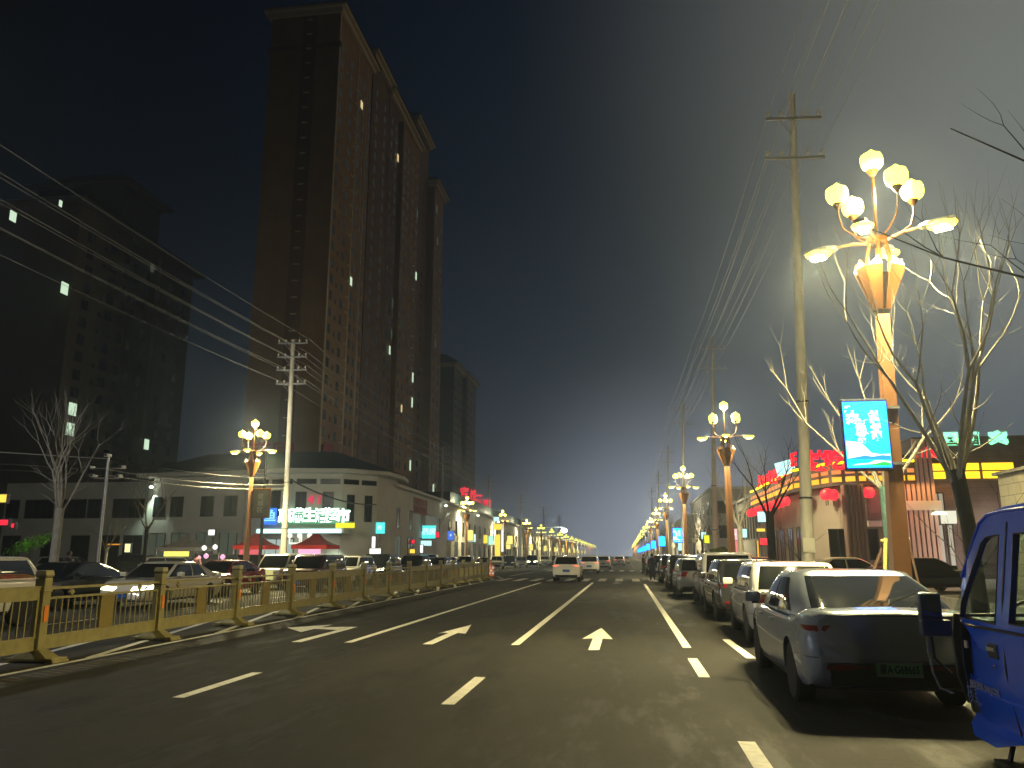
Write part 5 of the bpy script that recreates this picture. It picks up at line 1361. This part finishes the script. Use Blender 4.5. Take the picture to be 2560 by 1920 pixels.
CY = emit('sign_cyan', (.10, .85, .80), 1.25, False); CW = emit('sign_cyan_white', (.55, 1.0, .95), 1.35, False); BL = emit('sign_royal', (.10, .25, .95), .9, False)
YE = emit('sign_amber', (1, .72, .08), 1.3, False); RE = emit('sign_scarlet', (1, .03, .06), 1.1, False); WH = emit('sign_white', (1, 1, .92), 1.4, False); PK = emit('sign_pink', (1, .45, .7), 1.2, False); GN = emit('sign_mint', (.45, 1, .8), 1.3, False)
sign('square cyan sign on a post, first past the supermarket corner', 949, 1320, 74, .95, .95, CY, txt='药', post=.05)
sign('slim white and yellow totem under the square cyan sign', 934, 1358, 73, .30, 1.1, WH, post=.04)
sign('low white lit panel over the parked cars by the corner', 938, 1379, 72, .95, .5, WH, post=.05)
sign('narrow cyan sign beside the big cyan sign', 1022, 1327, 88, .75, 1.05, CW, txt='8')
sign('big cyan pharmacy sign hanging over the shop row', 1064, 1330, 92, 2.2, 1.35, CY, txt='大药房', post=None)
sign('red and white end piece right of the big cyan sign', 1094, 1337, 91, .35, .6, RE)
sign('pair of white lit columns under the big cyan sign', 1060, 1358, 91.5, 1.6, .5, CW)
sign('thin white lit column on the left of the shop door', 1054, 1372, 91, .3, .8, WH, post=.05)
sign('red neon oval sign above a yellow lamp', 1030, 1354, 87, .55, .36, RE)
sign('yellow sign glowing behind the dark van', 1031, 1378, 86, .5, .38, YE, post=.04)
sign('blue parking sign by the dark pole', 1127, 1339, 104, .78, 1.05, BL, txt='P', post=.05)
sign('pair of pale cyan boxes on a thin lit post', 1178, 1345, 118, 1.2, .95, CW, post=.06)
sign('amber lit box left of the yellow totem', 1214, 1348, 128, .6, 1.15, YE, post=.05)
sign('white oval lit box left of the yellow totem', 1227, 1351, 129, .62, 1.2, GN, post=.05)
sign('tall golden totem glowing along the left pavement', 1244, 1366, 126, .75, 3.3, YE, post=.3)
sign('round golden crown of the tall totem', 1244, 1317, 125.5, 1.3, .8, YE)
sign('cyan and red box above the golden totem', 1241, 1298, 127, .8, .6, CW, post=.05)
sign('thin white lit strip beside the golden totem', 1256, 1345, 127, .3, 3.8, WH)
sign('yellow lit box on the lamp right of the golden totem', 1275, 1350, 135.6, .85, 1.25, YB)
sign('yellow word in lights high on the shop row', 1116, 1311, 108, 1.1, .7, mat('dim_yellow', (.3, .3, .2), .5, emit=(1, .95, .5), es=.45, sample=False))
sign('small lit yellow lantern board on the dark forecourt', 319, 1370, 48, .36, .52, emit('sign_lemon', (1, 1, .45), 1.2, False))
sign('thin orange lit bar on the dark forecourt', 285, 1361, 49, .85, .07, emit('bar_orange', (1, .4, .02), .9, False))
sign('white lit shop plate on the left wing', 529, 1331, 63, .55, .45, WH)
sign('yellow lit sign at the left edge of the photo', 2, 1246, 30, .5, .32, YE)
sign('red lit sign at the left edge of the photo', 6, 1306, 30, .5, .22, RE)
sign('small red lit sign just right of the one at the left edge', 32, 1314, 31, .12, .18, RE)
t = thing('rooftop_letters', 'red rooftop letters behind the far left lamps, left pair', 'rooftop sign', at(1170, 1238, 150), 0, 'red rooftop letters')
text('letter', '宾', 3.0, RE, t, (-.7, 0, 0), (R(90), 0, 0), .1, .06, sx=.6); text('letter', '馆', 3.0, RE, t, (1.0, 0, -.5), (R(90), 0, 0), .1, .06, sx=.4)
b = MB(); b.box(-2, 2, .15, .3, -30, -1.4); b.build('frame', M['dark'], t)
t = thing('rooftop_letters', 'red rooftop letters behind the far left lamps, right pair', 'rooftop sign', at(1213, 1262, 152), 0, 'red rooftop letters')
text('letter', '酒', 2.8, RE, t, (-1.2, 0, .5), (R(90), 0, 0), .1, .05, sx=.5); text('letter', '店', 2.8, RE, t, (.4, 0, -.3), (R(90), 0, 0), .1, .05, sx=.6)
b = MB(); b.box(-2, 2, .15, .3, -30, -1.4); b.build('frame', M['dark'], t)
# continuing shop row to the horizon
b = MB(); tt = thing('shop_row', 'long low row of shops fading away along the left pavement', 'building')
b.box(-40, -24.5, 210, 420, 0, 7.5); b.build('wall', whit2, tt)
for k in range(30): window(tt, -24.49, 214 + 6.6 * k, 4.2, 1.6, 1.9, R(90)); window(tt, -24.49, 214 + 6.6 * k, .5, 4.5, 2.8, R(90), LWW if k % 2 else LWD)
tt = thing('shop_row', 'long low row of shops fading away along the right pavement', 'building')
b = MB(); b.box(9.5, 26, 130, 420, 0, 8.0); b.build('wall', whit, tt)
for k in range(40): window(tt, 9.49, 133 + 7 * k, 4.4, 1.6, 1.9, R(-90)); window(tt, 9.49, 133 + 7 * k, .5, 4.5, 2.8, R(-90), LWW if k % 2 else LWD)

# ---- market stalls
def tent(label, x, y, w, h, m, mv_, sgm, lbl2, ztop=2.3):
    t = thing('market_tent', label, 'tent', (x, y, 0), 0, 'market tents')
    b = MB(); q = w / 2
    rings = [(1.0, 0), (.78, .10), (.55, .26), (.32, .50), (.12, .82), (.02, h)]
    vs, fs = [], []
    for k, z in rings: vs += [(sx * q * k, sy * q * k, ztop + z) for sx, sy in ((-1, -1), (1, -1), (1, 1), (-1, 1))]
    for j in range(5):
        for k in range(4): fs.append((j * 4 + k, j * 4 + (k + 1) % 4, j * 4 + 4 + (k + 1) % 4, j * 4 + 4 + k))
    b.add(vs, fs); b.build('canopy', m, t)
    b = MB(); b.box(-q, q, -q - .01, -q, ztop - .25, ztop); b.box(-q, q, q, q + .01, ztop - .25, ztop); b.box(-q - .01, -q, -q, q, ztop - .25, ztop); b.box(q, q + .01, -q, q, ztop - .25, ztop); b.build('valance', mv_, t)
    for sx in (-1, 1):
        for sy in (-1, 1): b = MB(); b.box(sx * q * .97 - .02, sx * q * .97 + .02, sy * q * .97 - .02, sy * q * .97 + .02, 0, ztop); b.build('leg', M['steel'], t)
    b = MB(); b.box(-q * .8, q * .8, -.6, .3, 0, .85); b.build('counter', M['chrome'] if False else mat('stall_counter', (.25, .22, .2), .6), t)
    b = MB(); b.box(-q * .62, q * .62, -q * .9, -q * .85, ztop - .62, ztop - .28); b.build('light_sign', sgm, t)
    lamp('stall_light', 'POINT', (0, -.3, ztop - .4), 45, (1, .8, .6), t, .2)
    return t
REDC = mat('red_canvas', (.22, .015, .02), .8, var=.2, vscale=2)
tent('red peaked market tent directly right of the pale concrete pole', -22.0, 56, 2.6, .8, REDC, mat('red_valance', (.45, .02, .02), .7, emit=(1, .02, .02), es=.08, sample=False), PK, '', 2.35)
tent('second red peaked market tent between the left lamp and the pale pole', -25.3, 53.5, 2.3, .75, REDC, MATS['red_valance'], emit('stall_red', (1, .15, .2), .8, False), '', 2.3)
tent('grey striped food tent with a yellow scrolling light sign', -31.3, 55, 3.0, .95, mat('grey_canvas', (.20, .18, .18), .8, var=.3, vscale=3), mat('grey_valance', (.3, .28, .28), .8), emit('stall_yellow', (1, .9, .15), 1.4, False), '', 2.2)
t = thing('balloon_stand', 'stand with round pink and white glowing balloons by the left lamp', 'balloon stand', (-22.8, 43.5, 0))
b = MB(); b.tube([(0, 0, 0), (0, 0, 1.8)], .03, 6); b.build('pole', M['steel'], t)
for x, y, z, m in ((-.9, 0, 2.05, WH), (-.3, .1, 2.1, WH), (-.8, .1, 1.6, PK), (.25, 0, 1.55, PK), (-1.2, 0, 1.5, PK), (.0, 0, 1.2, WH)):
    q = MB(); q.lathe([(.02, -.15), (.10, -.10), (.15, 0), (.10, .10), (.02, .15)], 14); q.build('balloon', m, t, smooth=60, loc=(x, y, z))
t = thing('bonsai_light', 'low leafy branch lit green on the dark forecourt', 'plant', (-35.3, 44.5, 0))
b = MB(); r_ = random.Random(5)
for _ in range(500): c = Vector((r_.gauss(0, .7), r_.gauss(0, .3), 0)); c.z = 2.3 + c.x * .35 + r_.gauss(0, .16); a = Vector((r_.gauss(0, .08), r_.gauss(0, .08), r_.gauss(0, .08))); e = a.orthogonal().normalized() * .04; b.add([c - a, c + e, c + a, c - e], [(0, 1, 2, 3)])
b.build('leaves', mat('lit_green_leaf', (.08, .25, .02), .6), t); b = MB(); b.tube([(0, 0, 0), (0, 0, 2.3)], .05, 6); b.build('stem', M['bark_dark'], t)
lamp('plant_light', 'POINT', (.2, -.9, 2.2), 2.5, (.7, 1, .2), t, .05)

# ---- right-hand buildings
ob = thing('office_building', 'white office block with square windows behind the parked row', 'building', (0, 0, 0))
b = MB(); b.box(9.0, 26, 86, 113, 0, 8.4); b.build('wall', mat('lilac_render', (.50, .46, .48), .85, var=.06, vscale=.7), ob)
b = MB(); b.box(8.85, 26.2, 85.8, 113.2, 8.403, 8.65); b.build('parapet', whit, ob)
for x in (10.2, 12.4, 14.6):
    for z in (1.0, 3.4, 5.9): window(ob, x, 85.99, z, 1.25, 1.3)
for y in (90, 95, 100, 105, 110):
    for z in (.9, 3.4, 5.9): window(ob, 8.99, y, z, 1.5, 1.4, R(-90))
gb_ = thing('grey_hall', 'long grey hall with tall slit windows between office block and lantern restaurant', 'building', (0, 0, 0))
b = MB(); b.box(9.9, 22, 62.5, 76, 0, 6.1); b.build('wall', mat('grey_hall_wall', (.26, .26, .27), .85, var=.1, vscale=.8), gb_)
b = MB(); b.box(9.7, 22.1, 62.3, 76.2, 6.103, 6.3); b.build('coping', whit2, gb_)
for k in range(9): window(gb_, 9.89, 63.6 + 1.4 * k, 2.9, .55, 2.5, R(-90), mull=False)
peach = mat('peach_render', (.27, .225, .20), .8, var=.08, vscale=.9, bump=.15)
brown = bricks('brown_cladding', (.11, .075, .075), (.13, .09, .085), (.06, .04, .04), 1.2, .3, .5, 'XZ', .01)
rs_ = thing('restaurant', 'lantern-hung restaurant with yellow light line, orange lit panels and red rooftop letters', 'building', (0, 0, 0))
b = MB(); b.prism([(9.6, 60), (9.6, 45.5), (10.6, 42.2), (11.6, 41.6), (14.0, 41.6), (14.0, 60)], 0, 5.0); b.build('wall', peach, rs_)
ep = [(9.1, 60.4), (9.1, 45.2), (10.2, 41.8), (11.3, 41.1), (14.0, 41.1), (14.0, 60.4)]
b = MB(); b.prism(ep, 5.003, 6.25); b.build('fascia', brown, rs_)
def along(p, q, n): return [(p[0] + (q[0] - p[0]) * (k + .5) / n, p[1] + (q[1] - p[1]) * (k + .5) / n) for k in range(n)]
YL = emit('light_line', (1.0, .80, .004), 3.0, False); OR = emit('orange_panel', (1, .42, .02), 1.7, True); OR2 = emit('orange_panel_soft', (1, .30, .07), 1.0, False)
faces = [(ep[0], ep[1], 14), (ep[1], ep[2], 4), (ep[2], ep[3], 2), (ep[3], ep[4], 6)]
for p, q, n in faces:
    v = Vector((q[0] - p[0], q[1] - p[1], 0)); L2 = v.length; v.normalize(); nn = Vector((v.y, -v.x, 0)) * (1 if v.y < 0 else 1)
    if v.y < 0: nn = Vector((v.y, -v.x, 0))
    cx_, cy2 = (p[0] + q[0]) / 2 + nn.x * .06, (p[1] + q[1]) / 2 + nn.y * .06
    a = math.atan2(v.y, v.x)
    b = MB(); b.box(-L2 / 2 + .04, L2 / 2 - .04, -.04, .04, -.055, .055); b.build('light_line', YL, rs_, loc=(cx_, cy2, 6.12), rz=a)
    for x, y in along(p, q, n):
        w = L2 / n * .70
        for z, m, h in ((5.66, OR2, .20), (5.30, OR, .24)):
            b = MB(); b.box(-w / 2, w / 2, -.02, .02, -h / 2, h / 2); b.build('lit_panel', m, rs_, loc=(x + nn.x * .03, y + nn.y * .03, z), rz=a)
lamp('panel_glow', 'AREA', (13.5, 40.6, 5.1), 45, (1, .45, .1), rs_, size=(4.5, .3), rot=(0, 0, 0))
lamp('panel_glow', 'AREA', (8.8, 52, 5.0), 45, (1, .35, .15), rs_, size=(.3, 12), rot=(0, 0, 0))
RL = emit('roof_letter_red', (1, .004, .02), 2.4, False)
for s, px, py, Y, q in (('川', 1908, 1205, 54, .95), ('北', 1930, 1196, 50, .95), ('小', 1948, 1184, 47, .95), ('印', 1997, 1154, 42, 1.05), ('快', 2044, 1155, 41.3, 1.2), ('吃', 2087, 1152, 41.3, 1.25)):
    p = at(px, py, Y); text('roof_character', s, q * .85, RL, rs_, (p[0], p[1], p[2]), (R(90), 0, R(-30) if px < 1990 else 0), .05, .035)
p = at(1963, 1169, 45.5); q = MB(); q.box(-.5, .5, -.05, .05, -.36, .36); o = q.build('roof_emblem', CW, rs_, loc=p); o.rotation_euler = (0, R(-12), R(-25))
b = MB(); b.box(9.3, 9.4, 45.5, 60, 6.255, 6.45); b.box(11.4, 14, 41.3, 41.4, 6.255, 6.45); b.build('letter_rail', M['dark'], rs_)
# pillar and windows on the front
for px in (2142,):
    p = at(px, 1300, 40.6); b = MB()
    for k in range(5): b.box(-.42 + .19 * k, -.42 + .19 * k + .10, -.36, -.30, 0, 4.95)
    b.box(-.45, .45, -.30, .30, 0, 4.98); b.build('fluted_pillar', mat('pillar_brown', (.17, .11, .10), .6), rs_, loc=(p[0], 41.0, 0))
for px in (2098, 2172): p = at(px, 1360, 41.6); window(rs_, p[0], 41.595, 1.4, .95, 1.5, 0)
for px in (1965, 1988): p = at(px, 1360, 44.5); window(rs_, p[0], 43.6, 1.0, .5, 2.2, R(-70), mull=False) if False else None
b = MB(); b.box(11.7, 14.0, 41.2, 41.59, 3.3, 4.7); b.build('upper_band', brown, rs_)
b = MB(); b.box(11.7, 14.0, 41.3, 41.59, 3.0, 3.29); b.build('ledge', whit, rs_)
for y in (47, 49.5, 52, 54.5, 57): window(rs_, 9.59, y, .9, 1.3, 2.3, R(-90))
# red lanterns under the eaves
RLN = emit('lantern_red', (1, .02, .04), 1.7, False)
lan = MB(); lan.lathe([(.10, -.26), (.18, -.23), (.25, -.12), (.27, 0), (.25, .12), (.18, .23), (.10, .26)], 16)
l0 = None
pts = [(8.95, 60 - 1.45 * k, 4.62) for k in range(10)] + [(9.4, 44.0, 4.62), (10.0, 42.2, 4.6)] + [(at(2068, 1230, 40.9)[0], 40.9, 4.55), (at(2082, 1232, 40.9)[0], 40.9, 4.5), (at(2172, 1232, 40.9)[0], 40.9, 4.6), (at(2225, 1232, 40.9)[0], 40.9, 4.5)]
for i, p in enumerate(pts):
    if l0 is None:
        l0 = thing('red_lantern', 'x', 'lantern', p); lan.build('globe', RLN, l0, smooth=50)
        q = MB(); q.tube([(0, 0, .28), (0, 0, .42)], .02, 5); q.tube([(0, 0, -.28), (0, 0, -.55)], .03, 5); q.build('tassel', M['cup'], l0); o = l0
    else: o = dup(l0, p)
    o['group'] = 'red lanterns hanging under the restaurant eaves'
    o['label'] = 'red lantern hanging under the eave on the street side of the restaurant' if i < 12 else 'red lantern hanging under the eave on the restaurant front, beside the fluted pillar'
lamp('lantern_light', 'POINT', (8.2, 52, 4.2), 28, (1, .12, .12), rs_, .5)
lamp('lantern_light', 'POINT', (12.5, 40.2, 4.2), 30, (1, .2, .25), rs_, .4)
# entrance signs on the left of the restaurant
sign('white and pink lit box above the red lantern entrance', 1907, 1292, 52, .62, .62, CW, rz=R(-15))
sign('curved yellow neon under the white lit box', 1902, 1325, 52, .5, .18, YE)
sign('red round lantern sign at the restaurant entrance', 1911, 1354, 51.8, .55, .42, RE)
sign('left orange light strip of the entrance', 1895, 1372, 52, .10, 1.0, emit('strip_orange', (1, .5, .05), 1.0, False))
sign('right orange light strip of the entrance', 1922, 1372, 52, .10, 1.0, MATS['strip_orange'])
sign('pink and white pharmacy sign near the grey hall', 1839, 1336, 60, .6, .8, emit('sign_rose', (1, .55, .6), 1.2, False), txt='+')
sign('left pink neon post by the grey hall', 1842, 1380, 60, .22, 1.6, emit('post_pink', (1, .30, .28), .9, False))
sign('right pink neon post by the grey hall', 1853, 1384, 60, .16, 1.4, MATS['post_pink'])
sign('round pale cyan sign near the grey hall', 1858, 1333, 60.3, .5, .6, CW)
sign('cyan sign above a yellow box near the clipped evergreen', 1759, 1339, 66, .35, .55, CW)
sign('yellow box near the clipped evergreen', 1767, 1348, 65.5, .4, .6, emit('sign_lime', (.95, 1, .03), 1.1, False), post=.04)
sign('cyan oval sign behind the second right lamp', 1703, 1365, 84, .6, .9, CW, post=.04)
sign('blue lit police box on the pavement beyond the pedestrians', 1659, 1391, 68, .65, .3, emit('police_blue', (.05, .12, 1), 1.0, False), rz=0)
# brown fluted facade with orange lit windows, continuing right
cl_ = thing('club_building', 'dark brown clad building with pale pilasters, orange lit strips and mint rooftop letters', 'building', (0, 0, 0))
b = MB(); b.box(14.05, 30, 41.3, 60, 0, 7.3); b.build('wall', brown, cl_)
pk = mat('pink_pilaster', (.62, .45, .40), .7)
for k in range(7):
    px = 2268 + 12.5 * k; p = at(px, 1300, 41.1); b = MB(); b.box(-.075, .075, -.14, 0, .3, 7.2 if k > 2 else 5.4); b.build('pilaster', pk, cl_, loc=(p[0], 41.29, 0))
b = MB(); p = at(2305, 1300, 41)[0]; b.box(p - 1.0, p + 1.0, 41.1, 41.28, 3.75, 4.2); b.build('ledge', whit, cl_)
b = MB(); b.box(14.1, 24, 40.7, 41.28, 0, .55); b.build('plinth', M['concrete'], cl_)
for x0, x1 in ((2334, 2368), (2408, 2455), (2464, 2542)):
    a0, a1 = at(x0, 1190, 41)[0], at(x1, 1190, 41)[0]
    for z in (5.65, 5.25):
        b = MB(); b.box(a0, a1, 41.2, 41.28, z, z + .33); b.build('lit_strip', emit('strip_gold', (1, .62, .02), 1.9, True), cl_)
for x0, x1, z0, z1 in ((2336, 2366, 3.6, 4.6), (2400, 2430, 3.6, 4.6)):
    a0, a1 = at(x0, 1250, 41)[0], at(x1, 1250, 41)[0]; window(cl_, (a0 + a1) / 2, 41.28, z0, round(a1 - a0, 2), z1 - z0, 0, emit('curtain', (.9, .8, .6), .42, False))
for x0, x1 in ((2348, 2368), (2374, 2392), (2412, 2428), (2432, 2446)):
    a0, a1 = at(x0, 1350, 41)[0], at(x1, 1350, 41)[0]; window(cl_, (a0 + a1) / 2, 41.28, .6, round(a1 - a0, 2), 2.5, 0, emit('poster_glow', (.9, .8, .62), .5, False), mull=False)
p = at(2348, 1284, 40.8); q = MB(); q.lathe([(.35, -.05), (.30, .06), (.12, .12)], 14); o = q.build('wall_lamp', emit('lamp_cream', (1, 1, .7), 1.6, False), cl_, smooth=50, loc=p)
p = at(2372, 1293, 40.9); q = MB(); q.box(-.35, .35, 0, .05, -.3, .3); q.build('lit_notice', emit('notice_cream', (1, .98, .75), .9, False), cl_, loc=p)
lamp('facade_light', 'AREA', (19, 39.6, 3.4), 60, (1, .85, .6), cl_, size=(5, .4), rot=(R(60), 0, 0))
lamp('facade_light', 'AREA', (16.0, 38.8, 1.2), 50, (1, .75, .6), cl_, size=(3, .4), rot=(R(110), 0, 0))
MT = emit('mint_letters', (.25, 1, .50), 2.0, False)
for s, px, sx in (('国', 2384, 1), ('酒', 2436, 1), ('宾', 2502, 1.3)): p = at(px, 1131, 41.2); text('roof_character', s, .66, MT, cl_, (p[0], 41.3, 7.15), (R(90), 0, 0), .06, .035, sx=sx)
p = at(2319, 1133, 41.2); b = MB(); b.prism([(-.52, 0), (.52, 0), (.34, .32), (.1, .48), (-.1, .48), (-.34, .32)], -.06, .06, 'y'); b.build('red_roof_light', RL, cl_, loc=(p[0], 41.3, p[2] - .2))
# pale tiled side wall
tile = bricks('cream_tiles', (.58, .53, .40), (.50, .46, .36), (.30, .27, .22), .62, .28, .55, 'YZ', .012, .2)
wl2 = thing('tiled_outbuilding', 'low cream tiled building side wall behind the blue truck', 'building', (0, 0, 0))
b = MB(); b.box(9.55, 16, 6, 22.2, 0, 3.62); b.build('wall', tile, wl2)
b = MB(); b.box(9.45, 16.1, 5.9, 22.3, 3.623, 3.70); b.build('coping', M['concrete'], wl2)
b = MB(); b.box(9.50, 9.548, 19.6, 20.3, 1.55, 2.05); b.build('meter_box', mat('meter_grey', (.22, .2, .2), .6), wl2)
b = MB(); b.tube([(9.52, 8, 2.95), (9.52, 14, 2.9), (9.52, 17.5, 3.0), (9.52, 19, 2.95)], .02, 5); b.build('cable', M['dark'], wl2)
b = MB(); b.box(8.6, 8.75, 14, 38, .13, .5); t = tag(b.build('planter_kerb', M['concrete']), 'low concrete planter edge along the right pavement', 'planter')

# ================================================================ PEOPLE
def person(label, loc, rz, pose, coat, mcoat, height=1.72):
    """continuous skinned body; pose: list of joints"""
    t = thing('person', label, 'person', loc, rz)
    def skin_mesh(nm, verts, edges, rad, m, root=0, sub=2):
        me = bpy.data.meshes.new(nm); me.from_pydata([Vector(v) for v in verts], edges, []); o = link(nm, me)
        md = o.modifiers.new('s', 'SKIN'); md.use_smooth_shade = True
        for i, r_ in enumerate(rad): me.skin_vertices[0].data[i].radius = (r_[0], r_[1]) if hasattr(r_, '__len__') else (r_, r_)
        me.skin_vertices[0].data[root].use_root = True
        s = o.modifiers.new('u', 'SUBSURF'); s.levels = sub
        dg = bpy.context.evaluated_depsgraph_get(); dg.update(); nm_ = bpy.data.meshes.new_from_object(o.evaluated_get(dg)); bpy.data.objects.remove(o)
        nm_.materials.clear(); nm_.materials.append(m); return link(nm, nm_, t)
    k = height / 1.72; st = pose.get('stride', .12); arm = pose.get('arm', .05)
    v = [(0, 0, .93), (0, .01, 1.12), (0, .0, 1.36), (0, -.02, 1.46), (0, -.02, 1.52), (0, -.03, 1.61), (0, -.03, 1.69),
         (-.10, 0, .88), (-.11, -st * .5, .50), (-.11, -st * .8 + .03, .08), (-.11, -st - .10, .04),
         (.10, 0, .88), (.11, st * .4, .50), (.11, st + .05, .09), (.11, st - .08, .04),
         (-.19, 0, 1.38), (-.25, .02 - arm, 1.12), (-.24, -.06 - arm * 2, .88), (-.235, -.08 - arm * 2, .80), (.19, 0, 1.38), (.25, .03 + arm, 1.12), (.24, .0 + arm, .88), (.235, -.02 + arm, .80)]
    e = [(0, 1), (1, 2), (2, 3), (3, 4), (4, 5), (5, 6), (0, 7), (7, 8), (8, 9), (9, 10), (0, 11), (11, 12), (12, 13), (13, 14), (2, 15), (15, 16), (16, 17), (17, 18), (2, 19), (19, 20), (20, 21), (21, 22)]
    r_ = [(.15, .11), (.13, .10), (.15, .11), (.06, .06), (.05, .05), (.085, .10), (.07, .08), .09, .065, .045, .035, .09, .065, .045, .035, .07, .05, .04, .03, .07, .05, .04, .03]
    v = [(a * k, b_ * k, c * k) for a, b_, c in v]
    skin_mesh('body', v, e, r_, mat('skin_dim', (.32, .20, .15), .6))
    # clothes
    L_ = coat
    b = MB(); b.lathe([(.245, L_), (.235, L_ + .15), (.20, .95), (.19, 1.1), (.225, 1.3), (.20, 1.42), (.10, 1.48), (.075, 1.52)], 20, mod=lambda j, a: 1 - .28 * abs(math.sin(a)) + .03 * math.sin(7 * a) * (j < 2))
    b.build('coat', mcoat, t, smooth=60)
    for s in (-1, 1):
        sh = [(s * .19, 0, 1.38), (s * .255, .02 - arm * s * -1 if s > 0 else .02 - arm, 1.12), (s * .245, (-.02 + arm) if s > 0 else (-.08 - arm * 2), .84)]
        b = MB(); b.tube(sh, [.085, .068, .052], 10); b.build('sleeve', mcoat, t, smooth=60)
        lg = [v[7 if s < 0 else 11], v[8 if s < 0 else 12], v[9 if s < 0 else 13]]
        b = MB(); b.tube(lg, [.105, .08, .062], 10); b.build('trouser_leg', mat('dark_trousers', (.015, .016, .02), .8), t, smooth=60)
        f = v[9 if s < 0 else 13]; b = MB(); b.box(f[0] - .045, f[0] + .045, f[1] - .19, f[1] + .06, 0, .075); b.build('shoe', M['trim'], t, bevel=.025)
    b = MB(); b.lathe([(.10, -.02), (.108, .05), (.10, .11), (.06, .155), (.01, .165)], 14, (0, -.02, 1.60)); o = b.build('hair', mat('black_hair', (.01, .01, .01), .7), t, smooth=60)
    for s in (-1, 1): b = MB(); b.lathe([(.002, -.011), (.011, 0), (.002, .011)], 8, (s * .033, -.118, 1.615)); b.build('eye', M['trim'], t)
    b = MB(); b.add([(0, -.155, 1.575), (-.016, -.12, 1.572), (.016, -.12, 1.572), (0, -.12, 1.615)], [(0, 1, 2), (0, 3, 1), (0, 2, 3)]); b.build('nose', MATS['skin_dim'], t)
    b = MB(); b.box(-.024, .024, -.124, -.115, 1.545, 1.551); b.build('mouth', mat('lips', (.25, .08, .08), .5), t)
    return t
NAVY = mat('navy_coat', (.012, .014, .03), .85, var=.2, vscale=8)
person('person in a long dark navy coat walking beside the parked cars at the crossing', (1.75, 56.6, 0), R(170), dict(stride=.16), .36, NAVY, 1.72)
person('person in a dark jacket standing past the first crossing, facing the road', (1.55, 74, 0), R(100), dict(stride=.08), .78, mat('dark_jacket', (.03, .02, .02), .85))
person('person in a brown jacket standing by the food tent', (-28.6, 53.5, .05), R(40), dict(stride=.05), .80, mat('brown_jacket', (.14, .08, .05), .85))
person('person in a pink jacket beside the glowing balloons', (-23.9, 43.2, .05), R(-30), dict(stride=.05), .80, mat('pink_jacket', (.45, .2, .28), .85))
person('person in a dark coat on a kerb near the silver camera pole', (-24.3, 33.0, .05), R(60), dict(stride=.05), .70, NAVY)

# ================================================================ HAZE
hz = bpy.data.materials.new('haze_air'); hz.use_nodes = True
n_, l_ = hz.node_tree.nodes, hz.node_tree.links
n_.clear()
ho = n_.new('ShaderNodeOutputMaterial'); hv = n_.new('ShaderNodeVolumePrincipled')
hv.inputs['Color'].default_value = (0.72, 0.84, 1.0, 1)
hv.inputs['Density'].default_value = 0.0015
hv.inputs['Anisotropy'].default_value = 0.78
l_.new(hv.outputs[0], ho.inputs['Volume'])
hb = MB(); hb.box(-220, 220, -40, 720, -1.1, 125)
tag(hb.build('haze', hz), kind='stuff')
